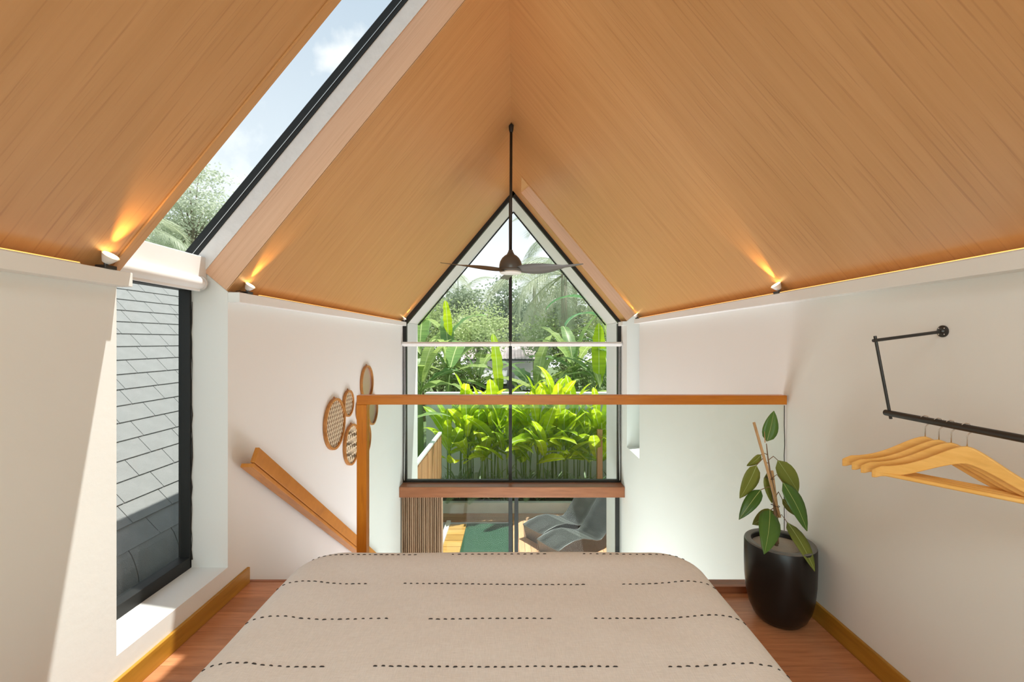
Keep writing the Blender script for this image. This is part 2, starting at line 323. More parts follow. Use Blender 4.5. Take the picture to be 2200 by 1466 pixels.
n2 = n.new('ShaderNodeTexNoise'); n2.inputs['Scale'].default_value = 5; n2.inputs['Detail'].default_value = 3; l.new(tc.outputs['Object'], n2.inputs['Vector'])
b2 = n.new('ShaderNodeBump'); b2.inputs['Strength'].default_value = .25; b2.inputs['Distance'].default_value = .03; l.new(n2.outputs[0], b2.inputs['Height'])
l.new(b2.outputs[0], bp.inputs['Normal']); l.new(hf.outputs[0], bp.inputs['Height']); l.new(bp.outputs[0], p.inputs['Normal'])
M['spread'] = m
M['thread'] = plain('charcoal_thread', (.035, .03, .028), .9)

# ------------------------------------------------------------------ room shell
WX = 1.38; YB = -2.6; YW = 5.75; NZ = -1.26    # half width, back wall, front window plane, loft floor below the eye
def Z(v): return CZ + v
def sp(side, ax, off):
    """point of a roof slope: ax = distance from the ridge, off = distance outwards from the ceiling plane"""
    if ax == 0: return (0, Z(1.9 + off / .64))
    return (side * (ax + .768 * off), Z(1.9 - 1.2 * ax + .64 * off))
def ridge(y): return -.04 + .009 * y
def slope(b, side, y0, y1, a0, a1, o0, o1):
    poly = [sp(side, a0, o0), sp(side, a1, o0), sp(side, a1, o1), sp(side, a0, o1)]
    def fix(y): return [(x + (ridge(y) * max(0, 1 - abs(x) / 1.38)), y, z) for x, z in poly]
    b.prism(fix(y0), fix(y1)); return b
SL0, SL1 = 1.588, 2.21       # left roof and wall slot
SR0, SR1 = 4.93, 5.47        # right slot
bl = B(); slope(bl, -1, YB, SL0, 0, WX, 0, .14); slope(bl, -1, SL0, SL1, 0, .14, 0, .14); slope(bl, -1, SL1, YW, 0, WX, 0, .14)
ce = struct('ceiling', bl, M['ceil']); ce['label'] = 'left slope of the ceiling in brown wood laminate'
br = B(); slope(br, 1, YB, SR0, 0, WX, 0, .14); slope(br, 1, SR0, SR1, 0, .10, 0, .14); slope(br, 1, SR1, YW, 0, WX, 0, .14)
ce = struct('ceiling', br, M['ceil']); ce['label'] = 'right slope of the ceiling in brown wood laminate'
b = B()
for s, y0, y1 in ((-1, YB, SL0), (-1, SL1, YW + .9), (1, YB, SR0), (1, SR1, YW + .9)): slope(b, s, y0, y1, 0, WX, .141, .27)
slope(b, -1, SL0, SL1, 0, .14, .141, .27); slope(b, 1, SR0, SR1, 0, .10, .141, .27)
struct('roof', b, M['ext_white'])
# eaves that shade the neighbour's roof
b = B(); b.polyY([(-1.59, Z(.415)), (-1.70, Z(.405)), (-1.70, Z(.345)), (-1.615, Z(.30))], .4, YW + .9); struct('roof_eave', b, M['shingle'])
# pale veneer linings of the two slots' far reveals
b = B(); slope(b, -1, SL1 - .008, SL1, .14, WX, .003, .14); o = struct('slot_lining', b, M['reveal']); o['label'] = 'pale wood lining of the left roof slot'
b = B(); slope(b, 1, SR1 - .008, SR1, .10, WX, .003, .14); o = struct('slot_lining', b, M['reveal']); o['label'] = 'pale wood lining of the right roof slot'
# edging strips at the slots
b = B(); slope(b, -1, SL0 - .035, SL0 + .004, .14, WX, -.006, 0); slope(b, -1, SL1 - .009, SL1 + .012, .14, WX, -.003, 0); slope(b, 1, SR0 - .03, SR0 + .003, .1, WX, -.004, 0)
struct('trim_1', b, M['ceil'])

wp = [(WX, 0), (WX, Z(.240)), (1.587, Z(.412)), (1.612, Z(.412)), (1.612, 0)]
def wallpoly(side, top=None):
    if top is None: return [(side * x, z) for x, z in wp]
    return [(side * WX, 0), (side * WX, Z(top)), (side * 1.612, Z(top)), (side * 1.612, 0)]
b = B(); b.polyY(wallpoly(-1), YB, SL0); b.polyY(wallpoly(-1), SL1, YW); b.polyY(wallpoly(-1, -1.10), SL0, SL1)
struct('wall_left', b, M['wall'])
b = B(); b.polyY(wallpoly(1), YB, SR0); b.polyY(wallpoly(1), SR1, YW); b.polyY(wallpoly(1, -1.275), SR0, SR1)
struct('wall_right', b, M['wall'])
b = B(); b.box(-1.66, -1.0, YB - .2, YB, 0, Z(.41)); b.box(1.0, 1.66, YB - .2, YB, 0, Z(.41)); b.box(-1, 1, YB - .2, YB, 0, Z(-.9))
b.polyY([(-1.587, Z(.41)), (1.587, Z(.41)), (.70, Z(1.4)), (0, Z(2.25)), (-.70, Z(1.4))][:2] + [(.66, Z(1.1)), (-.66, Z(1.1))], YB - .2, YB - .19)
b.polyY([(-1.4, Z(1.0)), (1.4, Z(1.0)), (0, Z(2.3))], YB - .2, YB)
struct('wall_back', b, M['wall'])
b = B(); b.box(-1.0, 1.0, YB - .12, YB - .114, Z(-.9), Z(1.0)); struct('added_rear_window', b, M['glass'])  # unseen rear window, added to let sky light into the room

# loft floor: slab and floorboards
b = B(); b.box(-WX, WX, YB, 2.38, Z(NZ) - .22, Z(NZ) - .012); fl = struct('floor', b, M['floor'])
yy = -.36; row = 0
while yy < 2.37:
    w = min(.118, 2.38 - yy); cuts = [-WX, R.uniform(-.9, -.2), R.uniform(.3, 1.0), WX]
    for i in range(3):
        bb = B(); bb.box(cuts[i] + .0006, cuts[i + 1] - .0006, yy + .0006, yy + w - .0006, Z(NZ) - .012, Z(NZ))
        c = struct('floorboard', bb, M['floor'], parent=fl)
    yy += w; row += 1
b = B(); b.box(-WX, WX, YB, -.36, Z(NZ) - .012, Z(NZ)); c = struct('floorboard_field', b, M['floor'], parent=fl)
b = B(); b.box(-WX, WX, 2.38, 2.40, Z(NZ) - .22, Z(NZ) + .002); struct('trim_2', b, M['beam'])
b = B(); b.box(-1.66, 1.66, YB - .2, 6.65, -.25, 0); gf = struct('floor', b, M['concrete']); gf['label'] = 'ground floor slab below the loft'

# ledges under the ceiling and baseboards
for nm, x0, x1, y0, y1 in (('trim_3', -WX, -1.323, YB, SL0), ('trim_4', -WX, -1.323, SL1, YW - .05), ('trim_5', 1.323, WX, YB, SR0), ('trim_6', 1.33, WX, SR1, YW - .05)):
    b = B(); b.box(x0, x1, y0, y1, Z(.188), Z(.237)); struct(nm, b, M['wall'], bevel=.002)
b = B(); b.box(-WX, -WX + .014, YB, 2.375, Z(NZ), Z(NZ) + .082); struct('baseboard_left', b, M['base'], bevel=.003)
b = B(); b.box(WX - .014, WX, YB, 2.25, Z(NZ), Z(NZ) + .082); struct('baseboard_right', b, M['base'], bevel=.003)

# eave beam across the left slot
b = B(); b.box(-1.60, -1.48, SL0, SL1, Z(.30), Z(.405)); struct('trim_7', b, M['white'], bevel=.004)
b = B(); b.box(1.48, 1.60, SR0, SR1, Z(.30), Z(.405)); struct('trim_8', b, M['white'], bevel=.004)

# left skylight: dark frame, sealant strips, glass
b = B(); slope(b, -1, SL1 - .016, SL1, .16, 1.40, .213, .27); slope(b, -1, SL0, SL0 + .01, .16, 1.40, .213, .27)
w1 = struct('window_1', b, M['frame'])
b = B(); slope(b, -1, SL1 - .012, SL1, .16, 1.39, .14, .213); o = struct('sealant_strip', b, M['sealant'], parent=w1)
b = B(); slope(b, -1, SL1 - .019, SL1 - .016, .16, 1.40, .232, .235); o = struct('glazing_bead', b, M['chrome'], parent=w1)
b = B(); slope(b, -1, SL0, SL1, .14, 1.40, .245, .253); o = struct('pane', b, M['glass'], parent=w1)
# left wall window
b = B(); b.box(-1.612, -1.555, SL1 - .012, SL1, Z(-1.10), Z(.27)); b.box(-1.616, -1.555, SL0, SL0 + .032, Z(-1.10), Z(.27)); b.box(-1.616, -1.555, SL0, SL1, Z(-1.10), Z(-1.045)); b.box(-1.616, -1.555, SL0, SL1, Z(.245), Z(.30))
w2 = struct('window_2', b, M['frame'], bevel=.003)
b = B(); b.box(-1.602, -1.596, SL0 + .005, SL1 - .006, Z(-1.06), Z(.26)); struct('pane', b, M['sideglass'], parent=w2)
pts = []
zz = -1.06
while zz < .2: pts.append((-1.556 + R.uniform(0, .006), SL1 - .004, Z(zz))); zz += .05
b = B(); b.tube(pts, [R.uniform(.0008, .002) if R.random() < .8 else .0045 for _ in pts], 6); struct('sealant_bead', b, M['black'], parent=w2)
# right slot
b = B(); slope(b, 1, SR1 - .03, SR1, .12, 1.40, .20, .27); slope(b, 1, SR0, SR0 + .03, .12, 1.40, .20, .27); b.box(1.56, 1.61, SR0, SR0 + .03, Z(-1.275), Z(.3)); b.box(1.56, 1.61, SR1 - .03, SR1, Z(-1.275), Z(.3)); b.box(1.56, 1.61, SR0, SR1, Z(-1.275), Z(-1.235))
w3 = struct('window_3', b, M['frame'])
b = B(); slope(b, 1, SR0, SR1, .10, 1.40, .245, .253); b.box(1.60, 1.606, SR0, SR1, Z(-1.25), Z(.30)); struct('pane', b, M['glass'], parent=w3)

# gable window
fw = .045
def xz_bar(b, p, q, w, y0, y1):
    p = Vector((p[0], 0, p[1])); q = Vector((q[0], 0, q[1])); d = (q - p).normalized(); nrm = Vector((-d.z, 0, d.x)) * w / 2
    b.polyY([((p + nrm).x, (p + nrm).z), ((q + nrm).x, (q + nrm).z), ((q - nrm).x, (q - nrm).z), ((p - nrm).x, (p - nrm).z)], y0, y1)
b = B(); rx = ridge(YW)
xz_bar(b, (rx - 1.38, Z(.215)), (rx + .012, Z(1.885)), .052, YW, YW + .06); xz_bar(b, (rx + 1.38, Z(.215)), (rx - .012, Z(1.885)), .052, YW, YW + .06)
b.box(-WX, -1.335, YW, YW + .06, Z(-1.785), Z(.22)); b.box(1.335, WX, YW, YW + .06, Z(-1.785), Z(.22)); b.box(-WX, WX, YW, YW + .06, Z(-1.80), Z(-1.76))
w5 = struct('window_5', b, M['frame'])
b = B(); b.box(rx - .052, rx - .012, YW + .002, YW + .058, Z(-1.785), Z(1.86)); struct('mullion', b, M['frame'], parent=w5)
b = B(); b.polyY([(-1.36, Z(-1.78)), (0, Z(-1.78)), (rx, Z(1.87)), (-1.36, Z(.22))], YW + .026, YW + .034); struct('pane', b, M['glass'], parent=w5)
b = B(); b.polyY([(1.36, Z(-1.78)), (0, Z(-1.78)), (rx, Z(1.87)), (1.36, Z(.22))], YW + .026, YW + .034); struct('pane', b, M['glass'], parent=w5)
b = B(); b.box(-WX + .002, WX - .002, 5.56, YW, Z(-1.915), Z(-1.787)); struct('trim_9', b, M['beam'], bevel=.004)
# ground floor sliding doors
def door(name, x0, x1, y):
    b = B(); b.box(x0, x0 + .05, y, y + .04, .0, Z(-1.93)); b.box(x1 - .05, x1, y, y + .04, 0, Z(-1.93)); b.box(x0, x1, y, y + .04, 0, .06); b.box(x0, x1, y, y + .04, Z(-1.98), Z(-1.92))
    d = struct(name, b, M['frame'], bevel=.002)
    b = B(); b.box(x0 + .04, x1 - .04, y + .017, y + .023, .05, Z(-1.97)); struct('pane', b, M['glass'], parent=d)
    b = B(); b.box(x1 - .035, x1 - .015, y - .03, y, .95, 1.15) if x0 < 0 else b.box(x0 + .015, x0 + .035, y - .03, y, .95, 1.15); struct('door_handle', b, M['frame'], parent=d)
door('door_1', -1.36, .005, YW + .05); door('door_2', .03, 1.36, YW + .0)
# white portal outside
b = B()
for s in (-1, 1):
    slope(b, s, YW + .06, 6.65, 0, WX, 0, .14)
    b.polyY(wallpoly(s), YW + .06, 6.65) if s > 0 else b.polyY(wallpoly(s), YW + .06, 6.65)
struct('wall_front', b, M['ext_white'])
b = B(); xz_bar(b, (-1.365, Z(.232)), (ridge(6.65), Z(1.885)), .018, 6.64, 6.655); xz_bar(b, (1.365, Z(.232)), (ridge(6.65), Z(1.885)), .018, 6.64, 6.655); struct('trim_10', b, M['frame'])

# stairs down along the left wall
st = thing('staircase', 'wooden staircase going down along the left wall behind the bed', 'stairs', (-1.0, 2.4, 0))
for i in range(13):
    zt = Z(NZ) - .2 * (i + 1); b = B(); b.box(-WX + .002, -.80, 2.405 + i * .245, 2.405 + (i + 1) * .245 + .02, zt - .04, zt); part('tread', b, M['beam'], st, bevel=.004)
b = B(); b.prism([(-.80, 2.405, 2.5), (-.80, 2.405, 2.25), (-.80, 5.4, 0), (-.80, 5.5, .12)], [(-.76, 2.405, 2.5), (-.76, 2.405, 2.25), (-.76, 5.4, 0), (-.76, 5.5, .12)]); part('stringer', b, M['beam'], st)

# ------------------------------------------------------------------ railing
def g(px, d): return (px - 1100) / F * d
yr = 2.27
rl = thing('glass_railing', 'frameless glass railing with orange-brown wooden post and top rail behind the bed', 'railing', (.3, yr, Z(NZ)))
b = B(); b.box(g(766, yr), g(1691, yr), yr, yr + .05, Z(-.318), Z(-.272)); part('top_rail', b, M['rail'], rl, bevel=.002)
b = B(); b.box(g(766, yr), g(787, yr), yr, yr + .05, Z(NZ), Z(-.319)); part('post', b, M['post'], rl, bevel=.002)
b = B(); b.box(g(787, yr) + .001, WX - .008, yr + .02, yr + .03, Z(-1.225), Z(-.318)); part('glass_panel', b, M['railglass'], rl)
b = B(); b.box(g(787, yr), WX - .004, yr, yr + .05, Z(NZ), Z(-1.226)); part('base_channel', b, M['beam'], rl, bevel=.002)
b = B(); b.tube([(WX - .006 + R.uniform(-.0015, .0015), yr + .025, Z(-1.225 + .9 * i / 18)) for i in range(19)], .0022, 6); part('sealant_line', b, M['black'], rl)

# handrail on the left wall
hr = thing('stair_handrail', 'L-shaped orange wooden handrail sloping down the left wall', 'handrail', (-1.3, 2.3, Z(-.6)))
p0 = Vector((-1.30, 2.30, Z(-.575))); p1 = Vector((-1.30, 4.62, Z(-2.275))); up = Vector((0, .6, .8))
b = B(); b.bar(p0, p1, .022, .078); part('upright_board', b, M['hand'], hr, bevel=.002)
b = B(); dn = Vector((-.022, -.03, -.045)); b.bar(p0 + dn, p1 + dn, .062, .02); part('bottom_board', b, M['hand'], hr, bevel=.002)
for i in range(3):
    q = p0.lerp(p1, .12 + .36 * i) + Vector((0, 0, -.05)); b = B(); b.tube([q + Vector((-.03, 0, 0)), q + Vector((-.08, 0, 0))], .008, 8); part('bracket', b, M['black'], hr)

# ------------------------------------------------------------------ bed
BX0, BX1, BY0, BY1, BT = -.862, .757, -.12, 1.925, Z(-.866)
def bed_h(x, y):
    """height of the bedspread by distance to the edge"""
    d = min(x - BX0, BX1 - x, y - BY0, BY1 - y); r = .075
    z = 0.0
    if d < r: z = -(r - math.sqrt(max(0, r * r - (r - max(d, 0)) ** 2)))
    z += .010 * math.exp(-((d - .14) / .07) ** 2) - .004 * math.exp(-((d - .32) / .1) ** 2)
    return z + .004 * mnoise.noise(Vector((x * 4, y * 4, 0)))
bed = thing('bed', 'low double bed under an oatmeal bedspread with black stitched dashes', 'bed', (-.05, .86, Z(NZ)))
b = B(); rings = []
def rrect(inset, rad, n=10, m=24):
    x0, x1, y0, y1 = BX0 + inset, BX1 - inset, BY0 + inset, BY1 - inset; rad = max(rad, .01); pts = []
    cs = [(x1 - rad, y1 - rad, 0), (x0 + rad, y1 - rad, 90), (x0 + rad, y0 + rad, 180), (x1 - rad, y0 + rad, 270)]
    for ci, (cx, cy, a0) in enumerate(cs):
        for k in range(n + 1):
            a = math.radians(a0 + 90 * k / n); pts.append((cx + rad * math.cos(a), cy + rad * math.sin(a)))
        nx = cs[(ci + 1) % 4]; a = math.radians(nx[2]); q = (nx[0] + rad * math.cos(a), nx[1] + rad * math.sin(a)); p = pts[-1]
        for k in range(1, m): t = k / m; pts.append((p[0] + (q[0] - p[0]) * t, p[1] + (q[1] - p[1]) * t))
    return pts
prof = [(.66, 0), (.5, 0), (.4, 0), (.32, 0), (.26, 0), (.2, 0), (.16, 0), (.12, 0), (.09, 0), (.07, 0), (.05, 0), (.035, 0), (.022, 0), (.012, 0), (.004, 0), (.0, 0)]
nr = None
for ins, _ in prof:
    ring = []
    for x, y in rrect(ins, .17 - ins * .6 if ins < .2 else .05):
        d = ins; r = .085; z = 0
        if d < r: z = -(r - math.sqrt(max(0, r * r - (r - d) ** 2)))
        z += .011 * math.exp(-((d - .14) / .07) ** 2) + .004 * mnoise.noise(Vector((x * 4, y * 4, 0)))
        ring.append((x, y, BT + z))
    rings.append(ring)
for dz in (.12, .18, .25, .33):
    ring = []
    for i, (x, y) in enumerate(rrect(-.004, .17)):
        w = .006 * math.sin(i * .9) * dz * 6 + .01 * mnoise.noise(Vector((x * 6, y * 6, dz * 3)))
        cx, cy = (BX0 + BX1) / 2, (BY0 + BY1) / 2; dd = Vector((x - cx, y - cy)).normalized(); ring.append((x + dd.x * w, y + dd.y * w, BT - dz))
    rings.append(ring)
nr = len(rings[0]); vs = [v for rg in rings for v in rg]; fs = [tuple(range(nr))]
for i in range(len(rings) - 1):
    for k in range(nr): fs.append((i * nr + k, (i + 1) * nr + k, (i + 1) * nr + (k + 1) % nr, i * nr + (k + 1) % nr))
b.add(vs, fs); part('bedspread', b, M['spread'], bed, smooth=True)
from mathutils.bvhtree import BVHTree
bvh = BVHTree.FromPolygons([Vector(v) for v in b.v], [f for f in b.f])
b = B(); b.box(BX0 + .03, BX1 - .03, BY0 + .03, BY1 - .03, Z(NZ) + .1, Z(-1.0)); part('mattress', b, M['white'], bed, bevel=.03)
b = B(); b.box(BX0 + .05, BX1 - .05, BY0 + .05, BY1 - .05, Z(NZ), Z(NZ) + .1); part('bed_base', b, M['beam'], bed, bevel=.005)
sb = B(); sb.prism([(-.0065, -.0008, 0), (-.004, -.0026, 0), (.004, -.0026, 0), (.0065, 0, 0), (.004, .0026, 0), (-.004, .0026, 0)], [(-.004, -.0006, .0022), (-.003, -.0012, .0022), (.003, -.0012, .0022), (.004, 0, .0022), (.003, .0012, .0022), (-.003, .0012, .0022)])
stitch_me = mesh('stitch', sb, M['thread'])
rows = [(1197, [(600, 892, 25), (973, 1170, 15), (1255, 1510, 19)]), (1257, [(583, 785, 16), (870, 1253, 30), (1340, 1562, 17)]),
        (1332, [(497, 830, 21), (925, 1180, 17), (1280, 1645, 25)]), (1435, [(437, 692, 15), (806, 1322, 31), (1440, 1712, 15)])]
for py, segs in rows:
    yy = .868 * F / (py - 733)
    for a, c, nn in segs:
        for i in range(nn):
            x = g(a + (c - a) * i / (nn - 1), yy)
            hit, nrm, _i, _d = bvh.ray_cast(Vector((x, yy + .002 * mnoise.noise(Vector((x * 3, yy, 1))) + R.uniform(-.001, .001), BT + .2)), Vector((0, 0, -1)))
            if hit is None or abs(nrm.z) < .45: continue
            if nrm.z < 0: nrm = -nrm
            o = link('stitch', stitch_me, bed); tx = Vector((1, R.uniform(-.15, .15), 0)); tx = (tx - nrm * tx.dot(nrm)).normalized(); ty = nrm.cross(tx); s_ = R.uniform(.8, 1.25)
            o.matrix_local = Matrix.Translation(hit + nrm * .0003 - ORG['bed']) @ Matrix((tx * s_, ty * R.uniform(.55, .9), nrm)).transposed().to_4x4()

# ------------------------------------------------------------------ plant in pot
def leaf_mesh(p0, p1, width, nrm, bend, mat, mat2=None, fold=.12, n=8, wpos=.45):
    """leaf blade from p0 to p1; returns B"""
    p0 = Vector(p0); p1 = Vector(p1); d = p1 - p0; L = d.length; d.normalize(); nrm = Vector(nrm); nrm = (nrm - d * nrm.dot(d)).normalized(); s = d.cross(nrm)
    vs = []; fs = []; th = .0012
    for layer in (1, -1):
        for i in range(n + 1):
            t = i / n; w = width * .5 * (math.sin(math.pi * min(1, t ** (.72 if wpos < .5 else 1))) ** .8 if 0 < t < 1 else 0) + .0008
            c = p0 + d * (L * t) + nrm * (bend * L * math.sin(math.pi * t) + layer * th)
            for q in (-1, -.5, 0, .5, 1): vs.append(c + s * (w * q) + nrm * (fold * w * abs(q) - .02 * w))
    m_ = (n + 1) * 5
    for L_ in (0, 1):
        for i in range(n):
            for k in range(4):
                a = L_ * m_ + i * 5 + k; f = (a, a + 1, a + 6, a + 5); fs.append(f if L_ == 0 else f[::-1])
    for i in range(n):
        for k in (0, 4): fs.append((i * 5 + k, (i + 1) * 5 + k, m_ + (i + 1) * 5 + k, m_ + i * 5 + k))
    return B().add(vs, fs)
yp = 2.06; px0, py0 = 1560, 870; q_ = .2389
def Q(zx, zy, dd=0): return P(px0 + zx * q_, py0 + zy * q_, yp + dd)
pc = Vector((g(1675, yp), yp, Z(NZ)))
pot = thing('plant_pot', 'tall black rounded plant pot in the right corner of the loft', 'pot', pc)
b = B(); H = .352; prof = [(r_ * .92, h_) for r_, h_ in [(0, 0), (.075, 0), (.098, .008), (.118, .03), (.137, .07), (.149, .12), (.156, .19), (.158, .26), (.1575, H - .006), (.154, H), (.128, H), (.124, H - .006), (.124, H - .05)]]
b.lathe(prof, pc, 56); part('shell', b, M['pot'], pot, smooth='angle')
b = B(); b.lathe([(.1145, H - .022), (.06, H - .018), (0, H - .018)], pc, 40); part('topping', b, M['soil'], pot, smooth=True)
b = B(); b.lathe([(.1145, H - .02), (.116, H + .002), (.1225, H + .004), (.139, H + .004), (.1425, H + .001), (.1425, H - .002)], pc, 56); part('rim', b, M['rim'], pot, smooth='angle')
rp_ = thing('rubber_plant', 'young rubber plant with dark glossy leaves tied to bamboo stakes', 'plant', pc + Vector((-.01, 0, H - .026)))
stem_pts = [Q(452, 1350), Q(450, 1150), Q(440, 960), Q(425, 760), Q(395, 600), Q(375, 470), Q(362, 350)]
stem_pts[0].z = Z(NZ) + H - .028; stem_pts[0].y = yp
b = B(); b.tube(stem_pts, [.0075, .007, .0065, .006, .0035, .0028, .0018], 10); part('stem', b, M['stem'], rp_, smooth=True)
b = B(); b.tube([Q(250, 160, -.015), Q(365, 560, -.018), Q(482, 1012, -.02)], .0062, 8); part('stake', b, M['cane_stake'], rp_, smooth=True)
pt = Q(462, 1345, .02); pt.z = Z(NZ) + H - .028
b = B(); b.tube([Q(412, 595, .012), Q(452, 900, .012), pt], .0068, 8); part('stake', b, M['cane_stake'], rp_, smooth=True)
for zx, zy in ((392, 660), (445, 905), (450, 1120)):
    b = B(); c = Q(zx, zy, -.005); b.tube([c + Vector((-.014, -.012, .002)), c + Vector((0, -.024, 0)), c + Vector((.012, -.012, -.002)), c + Vector((.012, .016, 0)), c + Vector((-.014, .014, 0)), c + Vector((-.014, -.012, .002))], .0013, 5); part('tie', b, M['black'], rp_)
LV = [((365, 330, 0), (430, 55, .01), 128, (-.15, -1, .1), .04, 0), ((312, 450, .02), (185, 550, .03), 80, (.3, -1, -.1), .08, 1), ((272, 545, -.02), (122, 842, -.03), 165, (.2, -1, -.1), .03, 1),
      ((312, 765, -.03), (115, 1034, -.07), 112, (-.2, -.7, .7), .06, 0), ((365, 620, .03), (412, 885, .02), 105, (.1, -1, 0), .03, 1), ((465, 500, .02), (648, 785, .04), 150, (-.3, -1, .1), .06, 1),
      ((510, 700, -.03), (728, 1138, -.09), 175, (.3, -.9, .3), .05, 0), ((505, 850, .03), (645, 1005, .05), 75, (.1, -1, 0), .02, 1), ((432, 960, .02), (236, 1078, .03), 125, (.0, -.9, .45), .08, 1),
      ((392, 950, -.03), (342, 1345, -.17), 180, (-.05, -.9, .45), .06, 0), ((550, 1060, -.02), (797, 1500, -.17), 150, (.25, -.95, .1), .05, 1)]
for (a, c, w, nrm, bend, under) in LV:
    p0 = Q(*a); p1 = Q(*c); wm = w * q_ / F * yp
    lf = part('leaf', leaf_mesh(p0, p1, wm, nrm, bend, None), M['rubunder'] if under else M['rubber'], rp_, smooth=True)
    d = (p1 - p0); nn = Vector(nrm).normalized(); nn = (nn - d.normalized() * nn.dot(d.normalized())).normalized()
    b = B(); b.tube([p0 + d * t + nn * (bend * d.length * math.sin(math.pi * t) + .0016) for t in (0, .2, .4, .6, .8, .97)], [.0016, .0014, .0012, .001, .0008, .0004], 5); part('midrib', b, M['rib'], lf)
    # petiole back to the stem
    best = min(stem_pts[1:], key=lambda s_: abs(s_.z - p0.z - .008))
    sx = best; mid = (p0 + sx) / 2 + Vector((0, -.004, .012)); b = B(); b.tube([Vector((sx.x, sx.y, p0.z + .004)), mid, p0], .0018, 6); part('petiole', b, M['stem'], rp_, smooth=True)
b = B(); b.tube([Q(350, 340, -.005), Q(345, 240, -.008)], [.0028, .0008], 6); part('leaf_sheath', b, M['cane_stake'], rp_)

# ------------------------------------------------------------------ ceiling fan
fy = 3.97; fc = Vector((g(1097, fy), fy, Z(.628)))
fan = thing('ceiling_fan', 'grey-brown ceiling fan with three slim blades on a long black rod', 'ceiling fan', fc)
fx = fc.x; top = Z(1.89)
b = B(); b.tube([(fx, fy, fc.z + .13), (fx + .005, fy, top)], .0125, 12); part('downrod', b, M['black'], fan, smooth=True)
b = B(); b.lathe([(0, 0), (.014, 0), (.02, .02), (.022, .06), (0, .06)], (fx + .005, fy, top - .07), 20); part('ceiling_cup', b, M['black'], fan, smooth='angle')
b = B(); b.lathe([(0, .165), (.018, .165), (.022, .15), (.03, .135), (.036, .125), (.05, .118), (.075, .095), (.092, .065), (.099, .035), (.1, .012), (.098, .0), (0, 0)], (fx, fy, fc.z), 36); part('motor_housing', b, M['fanbody'], fan, smooth='angle')
b = B(); b.lathe([(0, 0), (.098, 0), (.102, -.008), (.098, -.022), (0, -.022)], (fx, fy, fc.z), 36); part('blade_hub', b, M['fanblade'], fan, smooth='angle')
b = B(); b.lathe([(.094, -.023), (.094, -.034), (.086, -.041), (.05, -.044), (0, -.044)], (fx, fy, fc.z), 36); part('light_diffuser', b, M['opal'], fan, smooth='angle')
def blade(ang):
    vs = []; fs = []; n_ = 14; ca, sa = math.cos(ang), math.sin(ang)
    for lay in (1, -1):
        for i in range(n_ + 1):
            t = i / n_; r = .07 + .59 * t; w = .035 + .10 * math.sin(math.pi * min(1, t * 1.25 + .1)) ** 1.0 * (1 - .25 * t); w *= (1 - t ** 10 * .8); tw = -math.radians(27) * (1 - .35 * t); off = .015 * math.sin(t * 2.6)
            for q in (-1, -.35, .35, 1):
                u = q * w * .62 + off; h = u * math.sin(tw) + (.006 * t * t) + lay * .0028 * (1 - abs(q) * .8) - .01
                vs.append((fx + ca * r - sa * u, fy + sa * r + ca * u, fc.z + h))
    m_ = (n_ + 1) * 4
    for i in range(n_):
        for k_ in range(3):
            a = i * 4 + k_; fs.append((a, a + 4, a + 5, a + 1)); a += m_; fs.append((a, a + 1, a + 5, a + 4))
        for k_ in (0, 3): a = i * 4 + k_; fs.append((a, a + 4, a + 4 + m_, a + m_))
    fs.append((0, 1, 2, 3, m_ + 3, m_ + 2, m_ + 1, m_)); e_ = n_ * 4; fs.append((e_, e_ + 1, e_ + 2, e_ + 3, m_ + e_ + 3, m_ + e_ + 2, m_ + e_ + 1, m_ + e_))
    return B().add(vs, fs)
for a in (-28, -148, 92): part('blade', blade(math.radians(a)), M['fanblade'], fan, smooth=True)

# ------------------------------------------------------------------ blinds
def blind(label, x0, x1, y, z, r, along='x', other=None):
    t = thing('roller_blind', label, 'blind', ((x0 + x1) / 2, y, z) if along == 'x' else (x0, (y + other) / 2, z), 'rolled-up roller blinds')
    a, c = ((x0, y, z), (x1, y, z)) if along == 'x' else ((x0, y, z), (x1, other, z)); a = Vector(a); c = Vector(c); d = (c - a).normalized()
    b = B(); b.tube([a + d * .012, c - d * .012], r, 24); part('roll', b, M['white'], t, smooth='angle')
    hb = a + Vector((0, 0, -r - .004)), c + Vector((0, 0, -r - .004)); b = B(); b.bar(hb[0] + d * .015, hb[1] - d * .015, .016, .012); part('hem_bar', b, M['white'], t, bevel=.002)
    for e_ in (a, c - d * .011): b = B(); b.tube([e_, e_ + d * .011], r + .004, 20); part('end_cap', b, M['cord'], t, smooth='angle')
    return t
t1 = blind('left roller blind rolled up across the gable window', -1.374, rx - .034, 5.69, Z(-.035), .024)
t2 = blind('right roller blind rolled up across the gable window', rx - .030, 1.374, 5.69, Z(-.035), .024)
for t, xx, s in ((t1, -1.352, 1), (t2, 1.352, -1)):
    for dx in (0, .014):
        b = B(); b.tube([(xx + s * dx, 5.69, Z(-.05)), (xx + s * (dx + .004), 5.69, Z(-1.0)), (xx + s * dx * .6, 5.69, Z(-1.72)), (xx + s * .007, 5.69, Z(-1.745))], .0022, 5); part('pull_cord', b, M['cord'], t)
blind('cream roller blind rolled up above the tall side window', -1.452, -1.485, 1.64, Z(.275), .030, 'y', 2.17)

